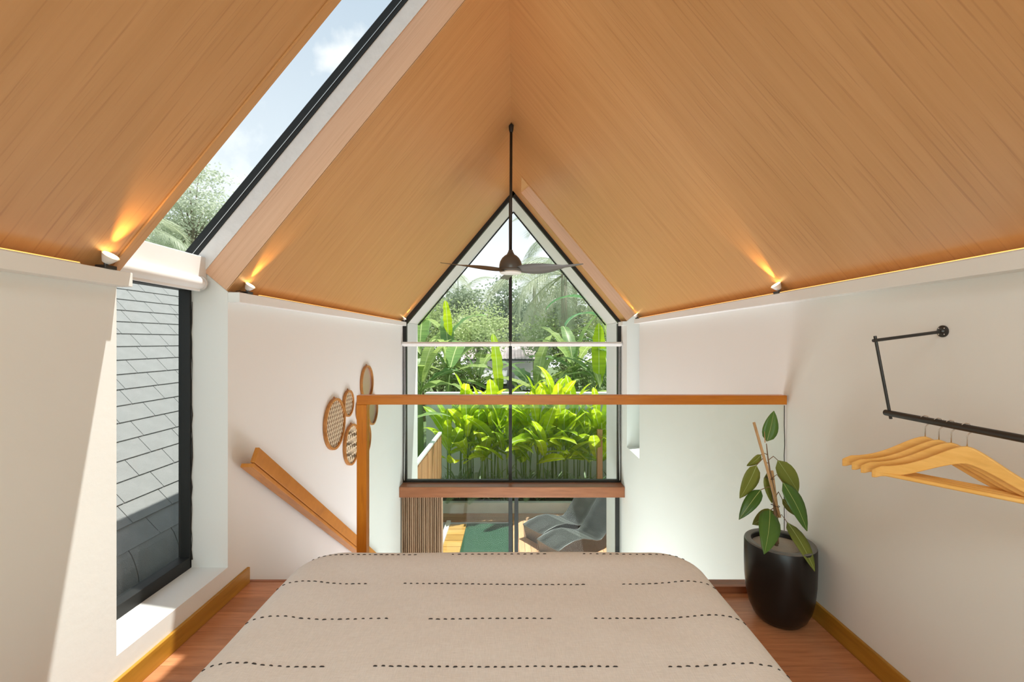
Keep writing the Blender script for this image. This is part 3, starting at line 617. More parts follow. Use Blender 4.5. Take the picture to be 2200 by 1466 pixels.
# ------------------------------------------------------------------ curtain
cu = thing('curtain', 'brown pleated curtain drawn to the left of the ground floor door', 'curtain', (-1.1, 5.5, 0))
vs = []; fs = []; n_ = 170
for j, zz in enumerate((Z(-1.90), Z(-2.3), Z(-3.0), .015)):
    for i in range(n_ + 1):
        t = i / n_; sp_ = 1 + .02 * j; x = -1.368 + (.505) * t * (1 if j == 0 else 1.0) + .004 * math.sin(i * .37 + j); ph = t * 2 * math.pi * 21 + .7 * math.sin(t * 9) + .25 * j * math.sin(t * 13)
        vs.append((x + .006 * math.sin(ph * 2), 5.64 + .032 * math.sin(ph) * (1 + .3 * math.sin(t * 17)), zz))
for j in range(3):
    for i in range(n_): a = j * (n_ + 1) + i; fs.append((a, a + 1, a + n_ + 2, a + n_ + 1))
b = B().add(vs, fs); part('pleats', b, M['curtain'], cu, smooth='leaf')
b = B(); b.box(-1.37, 1.37, 5.63, 5.66, Z(-1.915) - .02, Z(-1.915)); part('track', b, M['beam'], cu)

# ------------------------------------------------------------------ wall discs
def disc(name, label, px, py, hpx, kind, d=None, grp='round rattan wall decorations'):
    X = -WX; y = F * (WX - .01) / (1100 - px); r = hpx / F * y / 2; c = Vector((X, y, Z((733 - py) / F * y)))
    t = thing(name, label, 'mirror' if kind == 'mirror' else 'wall decoration', c, grp)
    b = B(); th = .024; rw = r * .055 + .006
    b.lathe([(r - rw, .002), (r, .002), (r + .001, th * .5), (r, th), (r - rw, th), (r - rw, .002)], c, 48, 'x'); part('hoop', b, M['rattan'], t, smooth='angle')
    if kind == 'mirror':
        b = B(); b.lathe([(0, .008), (r - rw, .008)], c, 48, 'x'); part('mirror_glass', b, M['mirror'], t)
    elif kind == 'plain':
        b = B(); b.lathe([(0, .012), (r - rw, .012)], c, 48, 'x'); part('woven_back', b, M['canebrown'], t)
    else:
        b = B(); b.lathe([(0, .006), (r - rw, .006)], c, 48, 'x'); part('backing', b, M['canebrown'], t)
        b = B(); step = .030 if kind == 'fine' else .046; rr = r - rw
        angs = (62, -62) if kind == 'fine' else (90, 0, 60)
        for a in angs:
            dv = Vector((0, math.cos(math.radians(a)), math.sin(math.radians(a)))); nv = Vector((0, -dv.z, dv.y)); k_ = int(rr / step)
            for i in range(-k_, k_ + 1):
                o_ = i * step; h = math.sqrt(max(0, rr * rr - o_ * o_))
                if h > .01: m0 = c + Vector((.011 + .0015 * (a > 0), 0, 0)) + nv * o_; b.bar(m0 - dv * h, m0 + dv * h, .0065 if kind == 'fine' else .013, .002, (1, 0, 0))
        part('cane_weave', b, M['cane'], t, kind='stuff')
    b = B(); b.tube([c + Vector((.004, 0, r)), c + Vector((.008, 0, r + .012))], .004, 6); part('hook', b, M['rattan'], t)
    return t
disc('woven_disc', 'largest round disc with a diamond cane lattice, lowest left on the wall', 719, 911, 110, 'fine')
disc('woven_disc', 'smallest round lattice disc above and right of the largest one', 748, 867, 57, 'fine')
disc('round_mirror', 'top round mirror in a rattan hoop above the railing', 788, 824, 77, 'mirror')
disc('woven_disc', 'round woven disc half hidden behind the top of the railing post', 775, 881, 54, 'coarse')
disc('woven_disc', 'round coarse woven disc left of the railing post, below the others', 755, 955, 88, 'coarse')
disc('round_mirror', 'round mirror seen through the railing glass right of the post', 800, 880, 66, 'mirror')
disc('woven_disc', 'plain brown round disc peeping out right of the railing post', 784, 944, 70, 'plain')

# ------------------------------------------------------------------ spot lamps on the ledges and LED strips
def spot(label, x, y, aim):
    z = Z(.237); s = 1 if x > 0 else -1
    t = thing('spot_lamp', label, 'lamp', (x, y, z), 'small spot lamps on the ledges')
    b = B(); b.box(x - .018, x + .018, y - .022, y + .022, z, z + .012); part('base', b, M['black'], t, bevel=.002)
    d = Vector(aim).normalized(); c = Vector((x, y, z + .012)); b = B(); b.tube([c, c + Vector((0, 0, .012))], .006, 8); part('bracket', b, M['black'], t)
    h0 = c + Vector((0, 0, .010)); b = B(); b.tube([h0, h0 + d * .012, h0 + d * .028], [.012, .018, .026], 20); part('lamp_head', b, M['lampwhite'], t, smooth='angle')
    b = B(); b.tube([h0 + d * .0285, h0 + d * .0295], .022, 20); part('lens', b, M['bulb'], t)
    ld = bpy.data.lights.new('spot_light', 'SPOT'); lo = bpy.data.objects.new('spot_light', ld); COL.objects.link(lo)
    lo.location = h0 + d * .034; lo.rotation_euler = (-d).to_track_quat('Z', 'Y').to_euler(); ld.energy = 9.0; ld.spot_size = math.radians(48); ld.spot_blend = .8; ld.color = (1, .55, .16); ld.shadow_soft_size = .012
    lo.rotation_euler = d.to_track_quat('-Z', 'Y').to_euler()
spot('white cone spot lamp on the left ledge before the roof window', -1.338, 1.50, (.62, -.02, .85))
spot('white cone spot lamp on the left ledge just past the roof window', -1.338, 2.30, (.62, -.02, .85))
spot('tiny spot lamp at the far end of the left ledge', -1.338, 5.60, (.62, 0, .85))
spot('white cone spot lamp on the right ledge above the potted plant', 1.338, 2.28, (-.62, .02, .85))
spot('tiny spot lamp at the far end of the right ledge', 1.338, 4.86, (-.62, 0, .85))
spot('spot lamp on the right ledge close to the camera', 1.338, .75, (-.62, 0, .85))
for nm, lb, x, y0, y1 in (('led_strip', 'warm light strip on the near left ledge', -1.333, YB + .05, 1.40), ('led_strip', 'warm light strip on the far left ledge', -1.333, 2.40, 5.45), ('led_strip', 'warm light strip on the right ledge', 1.333, YB + .05, 4.75)):
    t = thing(nm, lb, 'light strip', (x, (y0 + y1) / 2, Z(.237)), 'warm light strips on the ledges')
    b = B(); b.box(x - .006, x + .006, y0, y1, Z(.237), Z(.240)); part('tape', b, M['cord'], t)
    b = B(); b.box(x - .004, x + .004, y0, y1, Z(.240), Z(.243)); part('emitter', b, M['led'], t)
b = B(); b.tube([(-1.345, 2.215, Z(.242)), (-1.335, 2.235, Z(.247)), (-1.345, 2.26, Z(.242)), (-1.34, 2.285, Z(.243))], .002, 5); single('lamp_cable', b, M['black'], 'thin black cable on the ledge beside the second spot lamp', 'cable', (-1.34, 2.25, Z(.237)))

# ------------------------------------------------------------------ clothes rail and hangers
cy = 1.456
cr = thing('clothes_rail', 'black metal clothes rail standing out from the right wall', 'clothes rail', (WX, cy, Z(.03)))
for yy in (cy, .1):
    b = B(); b.lathe([(0, 0), (0, 0)], (0, 0, 0), 3) if 0 else None
    b.lathe([(0, 0), (.019, 0), (.019, -.004), (.010, -.007), (.007, -.012), (0, -.012)], (WX, yy, Z(.031)), 24, 'x'); fl_ = part('wall_flange', b, M['black'], cr, smooth='angle')
    for k_ in range(4):
        a = math.pi / 4 + k_ * math.pi / 2; b = B(); b.lathe([(0, -.0065), (.0022, -.0065), (.0022, -.004)], (WX, yy + .0135 * math.cos(a), Z(.031) + .0135 * math.sin(a)), 8, 'x'); part('screw', b, M['chrome'], fl_)
    b = B(); b.tube([(WX - .005, yy, Z(.030)), (1.155, yy, Z(.001))], .0052, 12); part('arm', b, M['black'], cr, smooth='angle')
    b = B(); b.tube([(1.166, yy + .006, Z(.016)), (1.217, yy + .006, Z(-.250))], .0045, 12); part('drop_rod', b, M['black'], cr, smooth='angle')
RX, RZ = 1.212, Z(-.232)
b = B(); b.tube([(RX, cy + .02, RZ), (RX, .07, RZ)], .0098, 16); part('hanging_rail', b, M['black'], cr, smooth='angle')

def make_hanger(yh, label):
    """hanger with its neck under the rail at y = yh, built at that place"""
    th = math.radians(-57); o = Vector((RX, yh, RZ)); t = thing('coat_hanger', label, 'hanger', o, 'wooden hangers on the clothes rail')
    def W(s, h, q=0): return o + Vector((s, q, h))
    up = []                                   # hanger built along local x, turned afterwards
    L = .205; n_ = 18; vs = []; fs = []
    for i in range(-n_, n_ + 1):
        s = i / n_; a = abs(s); x = s * L
        tp = -.048 - .102 * (1 - math.exp(-(a / .52) ** 1.6)); hh = .031 + .016 * math.exp(-(a / .3) ** 2); tp -= .012 * max(0, a - .9) / .1; hh *= (1 if a < .93 else 1 - 3.5 * (a - .93))
        zc = tp - hh / 2
        q = .016 * (a ** 2) * -1
        for w, h in ((-.006, -hh / 2), (.006, -hh / 2), (.006, hh / 2), (-.006, hh / 2)): vs.append(W(x, zc + h, q + w * (1 if a < .97 else .6)))
    m_ = 2 * n_ + 1
    for i in range(m_ - 1):
        for k_ in range(4): fs.append((i * 4 + k_, i * 4 + (k_ + 1) % 4, (i + 1) * 4 + (k_ + 1) % 4, (i + 1) * 4 + k_))
    fs += [(3, 2, 1, 0), tuple((m_ - 1) * 4 + k_ for k_ in range(4))]
    b = B().add(vs, fs); part('shoulder', b, M['hanger'], t, bevel=.003)
    b = B(); b.tube([W(-L * .93, -.163, -.013), W(L * .93, -.163, -.013)], .0062, 10); part('bar', b, M['hanger'], t, smooth='angle')
    pts = [W(0, -.062), W(0, -.020), W(.004, -.014), W(.0125, -.006)] + [W(.0125 * math.cos(a), .0125 * math.sin(a)) for a in [math.radians(x) for x in (10, 40, 70, 100, 130, 160, 190, 205)]]
    b = B(); b.tube(pts, .0014, 8); part('hook', b, M['chrome'], t, smooth=True)
    t.rotation_euler = (0, 0, th); return t
h0 = make_hanger(1.212, 'front wooden coat hanger, nearest the camera on the rail')
for yy, lb in ((1.256, 'second wooden coat hanger from the camera on the rail'), (1.292, 'third wooden coat hanger from the camera on the rail'), (1.335, 'rearmost wooden coat hanger on the rail')):
    dup(h0, (RX, yy, RZ), math.radians(-57 - R.uniform(-1, 1)), lb)

# ------------------------------------------------------------------ outside: ground, deck, pool
b = B(); b.box(-40, 40, -12, 1.0, -.5, -.26); b.box(-40, -1.66, 1.0, 70, -.5, -.06); b.box(3.2, 40, 1.0, 70, -.5, -.06); b.box(-1.66, 3.2, 12.4, 70, -.5, -.06); b.box(-1.66, 3.2, 6.65, 12.4, -1.6, -1.4)
struct('ground', b, M['grass'])
dk = B(); dk.box(.02, 3.2, 6.65, 10.12, -1.4, -.03); dk.box(-1.66, 3.2, 10.12, 12.4, -1.4, -.03); dk.box(-1.66, .02, 6.65, 6.9, -1.4, -.03); deck = struct('pool_deck', dk, M['concrete'])
x = .02
while x < 3.1:
    b = B(); b.box(x + .003, x + .112, 6.66, 10.12, -.03, 0); struct('deck_board', b, M['deck'], parent=deck); x += .115
y = 10.12
while y < 10.55:
    b = B(); b.box(-1.6, 3.15, y + .003, y + .108, -.03, 0); struct('deck_board', b, M['deckx'], parent=deck); y += .111
b = B(); b.box(-1.0, .02, 6.9, 10.12, -.10, -.06); po = struct('pool', b, M['water']); po['kind'] = 'structure'
b = B(); b.box(-1.45, -1.36, 6.9, 10.12, -.3, .01); b.box(-1.45, .02, 6.9, 6.98, -.3, .0); struct('pool_coping', b, M['ext_white'])
y = 6.98
stp = thing('pool_steps', 'yellowish wooden steps along the left side of the pool', 'steps', (-1.18, 8.5, -.06))
while y < 10.0:
    b = B(); zt = -.02; b.box(-1.355, -1.0, y, y + .26, -.12, zt); part('step_board', b, M['step'], stp, bevel=.004); y += .275
# planter, boundary walls
b = B(); b.box(-2.1, 3.1, 10.57, 10.70, -.03, .24); pl = struct('planter_wall', b, M['planter'], bevel=.005)
b = B(); b.box(-2.1, 3.1, 10.70, 12.2, -.03, .17); struct('planter_soil', b, M['earth'])
b = B(); b.box(-2.3, 3.3, 12.2, 12.4, -.05, Z(-1.43)); struct('boundary_wall', b, M['concrete'])
b = B(); b.box(-2.32, 3.32, 12.17, 12.43, Z(-1.43), Z(-1.39)); struct('wall_coping', b, M['ext_white'])
b = B(); b.box(3.1, 3.3, 6.65, 12.2, -.05, Z(-1.43)); struct('side_boundary_wall', b, M['concrete'])
# left wood fence
fe = thing('wooden_fence', 'vertical board fence with a white cap left of the pool', 'fence', (-1.6, 8.6, 0))
y = 7.0
while y < 10.25:
    b = B(); o_ = R.uniform(-.006, .006); b.box(-1.62 + o_, -1.60 + o_, y, y + .137, 0, 1.90); part('fence_board', b, M['fence'], fe); y += .14
b = B(); b.box(-1.66, -1.585, 6.95, 10.3, 1.905, 1.945); part('cap', b, M['ext_white'], fe)
for y in (7.0, 8.6, 10.2): b = B(); b.box(-1.68, -1.625, y, y + .06, 0, 1.90); part('fence_post', b, M['trunk'], fe)
b = B(); b.box(2.02, 2.14, 10.75, 10.87, .17, 1.9); single('timber_post', b, M['fence'], 'dark brown timber post at the right end of the planter', 'post', (2.08, 10.8, .17))

# loungers
def lounger():
    t = thing('pool_lounger', 'grey woven wave-shaped pool lounger, the one farther from the house', 'lounger', (0, 0, 0), 'grey wave loungers on the deck')
    n_ = 44; W_ = .30; tops = []
    def hz(s):
        pts = [(0, .285), (.18, .335), (.38, .365), (.6, .355), (.8, .29), (.98, .225), (1.08, .215), (1.18, .27), (1.32, .42), (1.5, .62), (1.68, .80), (1.80, .88), (1.9, .87)]
        for i in range(len(pts) - 1):
            if pts[i][0] <= s <= pts[i + 1][0] + 1e-6:
                u = (s - pts[i][0]) / (pts[i + 1][0] - pts[i][0]); u = u * u * (3 - 2 * u) * .35 + u * .65; return pts[i][1] + (pts[i + 1][1] - pts[i][1]) * u
        return pts[-1][1]
    vs = []; fs = []; NC = 6
    for i in range(n_ + 1):
        s = 1.9 * i / n_; h = hz(s); bot = .0 if s < 1.15 else max(0, h - .19 - .25 * max(0, 1.5 - s))
        ins = .07 if i == 0 else (.05 if i == 1 else 0)
        sx = s + (0 if i else 0)
        ring = [(sx, -W_, h), (sx, -W_ * .33, h - .012), (sx, W_ * .33, h - .012), (sx, W_, h), (sx + ins, W_ - .02, bot), (sx + ins, -W_ + .02, bot)]
        vs += ring
    for i in range(n_):
        for k_ in range(6): a = i * 6; fs.append((a + k_, a + (k_ + 1) % 6, a + 6 + (k_ + 1) % 6, a + 6 + k_))
    fs += [tuple(range(5, -1, -1)), tuple(n_ * 6 + k_ for k_ in range(6))]
    body = B().add(vs, fs); part('woven_body', body, M['wicker'], t, smooth='angle')
    for sgn in (-1, 1):
        b = B(); b.tube([(1.9 * i / n_, sgn * W_, hz(1.9 * i / n_) - .002) for i in range(n_ + 1)], .011, 8); part('edge_rim', b, M['wicker'], t, smooth=True)
        b = B()
        for i in range(0, 96):
            s = 1.9 * i / 96 + .03; bot = .01 if s < 1.15 else max(.01, hz(min(s, 1.9)) - .18 - .25 * max(0, 1.5 - s))
            if s < 1.86: b.bar((s, sgn * (W_ - .018), bot), (s, sgn * (W_ + .001), hz(s) - .012), .008, .008, (0, 1, 0))
        part('side_weave', b, M['wicker'], t, kind='stuff')
    b = B()
    for i in range(1, 120):
        s = 1.9 * i / 120; b.bar((s, -W_ + .01, hz(s) - .0015), (s, W_ - .01, hz(s) - .0015), .007, .005, (0, 0, 1))
    part('top_weave', b, M['wicker'], t, kind='stuff')
    return t
lg = lounger(); ang = math.atan2(.585, .81)
lg.location = (.40, 8.98, 0); lg.rotation_euler = (0, 0, ang)
dup(lg, (.64, 8.28, 0), ang, 'grey woven wave-shaped pool lounger, the one nearer the house')

# ------------------------------------------------------------------ neighbouring house with shingled roof
XE, ZE, ex = 2.0, Z(-1.095), .125; CP, SN = .643, .766
nh = thing('neighbour_house', 'neighbouring house with a steep grey shingled roof outside the left window', 'house', (-3.3, 3.9, -.06))
b = B(); b.polyY([(-2.19, -.06), (-2.19, ZE - .05), (-5.4, ZE - .05), (-5.4, -.06)], .6, 5.85); part('wall', b, M['clad'], nh)
zz = .3
while zz < ZE - .3:
    b = B(); b.box(-2.19, -2.175, .6, 5.85, zz, zz + .272); part('cladding_board', b, M['clad'], nh, bevel=.004); zz += .28
def rs(s, up=0):  # point on the neighbour roof s metres up the slope
    return (-(XE + s * CP) + up * SN, ZE + s * SN + up * CP)
n_r = 21; Ls = n_r * ex
a = rs(0, -.012); c = rs(Ls, -.012); a2 = rs(0, -.1); c2 = rs(Ls, -.1)
b = B(); b.polyY([a, c, c2, a2], .6, 5.85); b.polyY([c, (-2 * (XE + Ls * CP) + XE, ZE), (-2 * (XE + Ls * CP) + XE, ZE - .1), c2], .6, 5.85); part('roof_deck', b, M['shinglebase'], nh)
sh = []
for vi in range(4):
    b = B(); e_ = .0022; w = .287; L_ = ex + .02
    poly = [(0, 0), (L_, -.004)]
    b.prism([(e_, 0, .007), (w - e_, 0, .007), (w - e_, L_, -.002), (e_, L_, -.002)], [(e_, 0, -.003), (w - e_, 0, -.003), (w - e_, L_, -.009), (e_, L_, -.009)]); sh.append(mesh('shingle', b, M['shingle']))
cnt = 0
for k_ in range(n_r):
    X = XE + k_ * ex * CP; yc = X * 1.26; y0 = max(.7, yc - 1.18) // .287 * .287 + (.1435 if k_ % 2 else 0) + .06 * math.sin(k_ * 2.1)
    nn = 11
    for i in range(nn):
        yy = y0 + i * .287
        if yy + .287 > 5.82: continue
        px_, pz_ = rs(k_ * ex, 0); o = link('shingle', sh[i % 4], nh); cnt += 1
        ax_x = Vector((0, 1, 0)); ax_y = Vector((-CP, 0, SN)); ax_z = ax_x.cross(ax_y); ax_z = Vector((SN, 0, CP)); ax_x = ax_y.cross(ax_z)
        mt = Matrix((ax_x, ax_y, ax_z)).transposed().to_4x4(); pos = Vector((px_, yy if ax_x.y > 0 else yy + .287, pz_)) - ORG[nh.name]; o.matrix_local = Matrix.Translation(pos) @ mt
# remaining courses as long joined strips on either side
b = B()
for k_ in range(n_r):
    X = XE + k_ * ex * CP; yc = X * 1.26; ya = max(.7, yc - 1.18) // .287 * .287 + (.1435 if k_ % 2 else 0) + .06 * math.sin(k_ * 2.1); yb_ = ya + 11 * .287
    for (u, v) in ((.6, ya), (min(yb_, 5.84), 5.85)):
        yy = u
        while yy < v - .02:
            y2 = min(yy + .287, v); p_ = [rs(k_ * ex, .007), rs(k_ * ex, -.003), rs(k_ * ex + ex + .02, -.009), rs(k_ * ex + ex + .02, -.002)]; b.polyY(p_, yy + .002, y2 - .002); yy += .287
part('shingle_field', b, M['shingle'], nh, kind='stuff')
# rounded eave course
for i in range(18):
    yy = .6 + i * .295; b = B(); pts = []
    for t in range(6):
        a = math.radians(50 + (-92) * -t / 5 * -1) if 0 else math.radians(40 + 16 * t); pts.append(a)
    prof_ = [rs(.02, .006)]; cx_, cz_ = rs(.0, .0)
    for t in range(1, 7): prof_.append((cx_ + .008 + .05 * math.sin(math.radians(t * 14)) , cz_ + .004 - .028 * t))
    inner = [(x - .02, z - .006) for x, z in prof_][::-1]; b.polyY(prof_ + inner, yy + .003, yy + .292); part('eave_shingle', b, M['shingle'], nh)

# ------------------------------------------------------------------ greenery
def blade_strip(L, W, n, droop, fold, tear=0, seed=0, power=.75, tipw=0, dcurve=1.6):
    """blade along +x starting level, curving down by droop (radians) ; returns B with midrib"""
    rr = random.Random(seed); pts = []; p = Vector((0, 0, 0)); a = 0
    vs = []; fs = []
    for i in range(n + 1):
        t = i / n; w = W / 2 * max(tipw * (1 - t), math.sin(math.pi * min(1, max(.0, t * .93 + .05))) ** power)
        if i == n: w *= .1
        ang_ = -droop * t ** dcurve; nx = Vector((math.cos(ang_), 0, math.sin(ang_))); up = Vector((-nx.z, 0, nx.x))
        for q in (-1, -.5, 0, .5, 1):
            ww = w * (1 - (tear * rr.random() if abs(q) == 1 else 0)); vs.append(p + Vector((0, 1, 0)) * (ww * q) + up * (fold * ww * abs(q) + .02 * W * math.sin(t * 20 + q * 3) * (abs(q) == 1)))
        p = p + nx * (L / n)
    for i in range(n):
        for k_ in range(4): a_ = i * 5 + k_; fs.append((a_, a_ + 1, a_ + 6, a_ + 5))
    b = B().add(vs, fs); return b
def orient(o, loc, az, el, roll=0, s=1):
    """point local x along azimuth az, elevation el"""
    d = Vector((math.cos(el) * math.cos(az), math.cos(el) * math.sin(az), math.sin(el))); side = Vector((-math.sin(az), math.cos(az), 0)); up = d.cross(side)
    mt = Matrix((d, side, up)).transposed().to_4x4(); o.matrix_local = Matrix.Translation(loc) @ mt @ Matrix.Rotation(roll, 4, 'X') @ Matrix.Scale(s, 4)
ORD = ['first', 'second', 'third', 'fourth', 'fifth', 'sixth', 'seventh', 'eighth', 'ninth', 'tenth', 'eleventh', 'twelfth', 'thirteenth', 'fourteenth', 'fifteenth', 'sixteenth', 'seventeenth', 'eighteenth', 'nineteenth', 'twentieth']

hl = [mesh('leaf', blade_strip(.74 + .09 * i, .20 + .015 * (i % 3), 9, .2 + .3 * i, .28, 0, i, .62), M['heli'], smooth='leaf') for i in range(4)]
rg = random.Random(11); xs = sorted([-1.55 + 3.7 * i / 19 + rg.uniform(-.07, .07) for i in range(20)])
for i, x in enumerate(xs):
    y = 11.25 + rg.uniform(-.35, .3); t = thing('heliconia', f'{ORD[i]} tall bright green heliconia from the left in the planter', 'plant', (x, y, .17), 'heliconias in the planter')
    tall = 1.15 if i in (3, 4, 12, 13, 14) else 1.0; og = Vector((x, y, .17))
    for j in range(4):
        az = rg.uniform(0, 2 * math.pi); az = -az if math.sin(az) > .35 else az; hgt = rg.uniform(1.1, 2.05) * tall
        lean = rg.uniform(.02, .16); base = Vector((.08 * math.cos(az), .08 * math.sin(az), 0)); top = Vector((math.cos(az) * lean * hgt, math.sin(az) * lean * hgt, hgt))
        b = B(); b.tube([og + base, og + (base + top) / 2, og + top], [.015, .012, .006], 6); part('stalk', b, M['helistem'], t, smooth=True)
        for q in range(3):
            f_ = (1, .84, .68)[q]; a2 = az + q * math.pi + rg.uniform(-.7, .7); a2 = -a2 if math.sin(a2) > .5 else a2
            o = link('leaf', hl[rg.randrange(4)], t); orient(o, base.lerp(top, f_), a2, (rg.uniform(1.15, 1.5), rg.uniform(.75, 1.25), rg.uniform(.3, 1.0))[q], rg.uniform(-.9, .9), rg.uniform(.9, 1.3))
# undergrowth
def rosette(seed, n=26, L=.45, W=.035, m='under'):
    rr = random.Random(seed); b = B()
    for i in range(n):
        bl_ = blade_strip(L * rr.uniform(.6, 1.1), W, 4, rr.uniform(.5, 1.4), .2, 0, i, .6); az = rr.uniform(0, 6.28); el = rr.uniform(.35, 1.35); d = Vector((math.cos(el) * math.cos(az), math.cos(el) * math.sin(az), math.sin(el))); side = Vector((-math.sin(az), math.cos(az), 0)); up = d.cross(side)
        mt = Matrix((d, side, up)).transposed(); z0 = rr.uniform(0, .25); b.add([mt @ Vector(v) + Vector((0, 0, z0)) for v in b_v(bl_)], bl_.f)
    return mesh('foliage', b, M[m], smooth='leaf')
def b_v(b): return b.v
ros = [rosette(s) for s in range(3)]
k2 = 0
for i in range(19):
    x = -1.85 + 4.4 * i / 18 + rg.uniform(-.06, .06); y = 10.92 + rg.uniform(-.1, .25)
    t = thing('spiky_shrub', f'{ORD[i]} low spiky variegated shrub from the left along the planter edge', 'shrub', (x, y, .17), 'spiky shrubs along the planter edge')
    o = link('foliage', ros[i % 3], t); o['kind'] = 'stuff'; o.rotation_euler = (0, 0, rg.uniform(0, 6)); o.scale = (rg.uniform(.9, 1.5),) * 3
# pinnate frond (palms and cycads)
def frond(L, n, ll, lw, droop, seed, hang=.6, vee=.5):
    rr = random.Random(seed); b = B(); p = Vector((0, 0, 0)); pts = [p.copy()]; ups = []; dirs = []
    N = 16
    for i in range(N):
        a = -droop * ((i + .5) / N) ** 1.35; d = Vector((math.cos(a), 0, math.sin(a))); p = p + d * (L / N); pts.append(p.copy()); dirs.append(d); ups.append(Vector((-d.z, 0, d.x)))
    b.tube(pts, [L * .008 * (1 - .85 * i / N) + .003 for i in range(N + 1)], 5)
    for k_ in range(n):
        t = .12 + .88 * k_ / (n - 1); f_ = t * N; i = min(N - 1, int(f_)); c = pts[i].lerp(pts[i + 1], f_ - i); l_ = ll * math.sin(math.pi * min(1, .12 + t * .86)) ** .6 * rr.uniform(.85, 1.1)
        for s in (-1, 1):
            dd = (dirs[i] * (.45 + .4 * t) + Vector((0, s, 0)) * .85 + ups[i] * vee * .4).normalized(); mid = c + dd * l_ * .5; end = c + dd * l_ * .85 + Vector((0, 0, -hang * l_)) ; wv = dirs[i] * lw
            mid = mid + Vector((0, 0, -hang * l_ * .22))
            b.add([c - wv * .3, c + wv * .3, mid + wv * .5, mid - wv * .5, end], [(0, 1, 2, 3), (3, 2, 4)])
    return b
cyc = [mesh('frond', frond(.62, 26, .17, .018, .95, s, .25), M['under'], smooth='leaf') for s in range(2)]
for i, (x, y, s, lb) in enumerate(((-1.33, 10.78, 1.0, 'low feathery cycad at the left end hanging over the planter wall'), (-.80, 10.78, 1.15, 'low feathery cycad hanging over the planter wall left of the door stile'), (.42, 10.85, .9, 'low feathery cycad right of the door stile in the planter'))):
    t = thing('cycad', lb, 'plant', (x, y, .17), 'low cycads at the planter edge')
    for j in range(9): o = link('frond', cyc[j % 2], t); orient(o, Vector((0, 0, .1)), j * 6.283 / 9 + .3, .55 + .3 * (j % 3), 0, s)

pf = [mesh('frond', frond(3.6, 56, .9, .036, 1.5, s, .75), M['palm'], smooth='leaf') for s in (1, 2)] + [mesh('frond', frond(3.3, 50, .85, .036, 2.1, 5, .9), M['palm'], smooth='leaf')]
def palm(label, loc, h, s=1, seed=0, n=18, lean=(0, 0)):
    rr = random.Random(seed); t = thing('coconut_palm', label, 'palm', loc, 'coconut palms behind the garden'); og = Vector(loc)
    top = Vector((lean[0], lean[1], h)); b = B(); b.tube([og, og + top * .5 + Vector((lean[0] * -.15, 0, 0)), og + top], [.2 * s, .14 * s, .12 * s], 10); part('trunk', b, M['trunk'], t, smooth=True)
    for j in range(n):
        o = link('frond', pf[rr.randrange(3)], t); orient(o, top, j * 2.4 + rr.uniform(-.2, .2), 1.15 - 1.75 * (j / n) + rr.uniform(-.1, .1), rr.uniform(-.2, .2), s * rr.uniform(.85, 1.1))
def at(px, py, d): v = P(px, py, d); return v
v = at(1212, 590, 19); palm('coconut palm with a grey trunk right of the window mullion', (v.x, v.y, -.06), v.z + .06, 1.05, 3)
v = at(945, 575, 23); palm('coconut palm with drooping fronds at the upper left of the gable window', (v.x - .9, v.y, -.06), v.z, 1.0, 4, lean=(-.5, 0))
v = at(1235, 500, 27); palm('tall distant coconut palm at the upper right of the gable window', (v.x, v.y, -.06), v.z, 1.1, 5)
v = at(1120, 610, 31); palm('distant coconut palm behind the ceiling fan', (v.x + .9, v.y, -.06), v.z, .9, 6, n=14)
v = at(985, 640, 28); palm('low distant palm left of the mullion', (v.x, v.y, -.06), v.z, .9, 8, n=14)
v = at(290, 480, 15); palm('palm beyond the neighbouring roof seen through the roof window', (v.x - .6, v.y, -.06), v.z, .8, 9, n=14)
v = at(470, 520, 24); palm('small distant palm at the lower edge of the roof window', (v.x, v.y, -.06), v.z, .7, 12, n=12)

bn = [mesh('leaf', blade_strip(1.9, .52, 14, .7 + .5 * i, .22, .12 + .3 * i, 20 + i, .55), M['banana'], smooth='leaf') for i in range(4)]
def banana(label, x, y, h, seed, n=8, s=1.0):
    rr = random.Random(seed); t = thing('banana_plant', label, 'plant', (x, y, -.06), 'banana plants behind the boundary wall'); og = Vector((x, y, -.06))
    b = B(); b.tube([og, og + Vector((0, 0, h * .55)), og + Vector((0, 0, h))], [.13, .1, .05], 10); part('stem', b, M['helistem'], t, smooth=True)
    for j in range(n):
        el = 1.35 - 1.2 * (j / n) + rr.uniform(-.15, .15); az = j * 2.4 + rr.uniform(-.3, .3) + seed; o = link('leaf', bn[rr.randrange(4)], t)
        st_ = Vector((math.cos(el) * math.cos(az), math.cos(el) * math.sin(az), math.sin(el))) * .3; b = B(); b.tube([og + Vector((0, 0, h - .05)), og + Vector((0, 0, h)) + st_], [.035, .02], 6); part('leaf_stalk', b, M['helistem'], t)
        orient(o, Vector((0, 0, h)) + st_, az, el, rr.uniform(-.4, .4), s * rr.uniform(.85, 1.1))
BN = [(-2.9, 14.4, 2.5, 1), (-2.1, 15.2, 3.0, 2), (-1.2, 16.2, 2.5, 3), (.85, 15.8, 2.2, 5), (1.35, 14.5, 2.0, 6), (2.1, 15.4, 3.1, 7), (3.1, 14.4, 2.6, 8), (-3.4, 16.6, 3.5, 9), (3.6, 16.6, 3.5, 10), (-3.1, 9.2, 1.5, 12), (-3.9, 11.4, 1.9, 13)]
BL = ['leftmost banana plant just behind the boundary wall', 'second banana plant from the left behind the wall', 'banana plant left of the mullion in front of the tin roofs', 'banana plant just right of the mullion', 'low banana plant right of centre behind the wall', 'tall banana plant on the right with arching leaves', 'rightmost banana plant just behind the boundary wall', 'tallest banana plant at the far left', 'tallest banana plant at the far right', 'banana plant just outside the wooden fence', 'banana plant between the fence and the wall corner']
for (x, y, h, s), lb in zip(BN, BL): banana(lb, x, y, h, s)

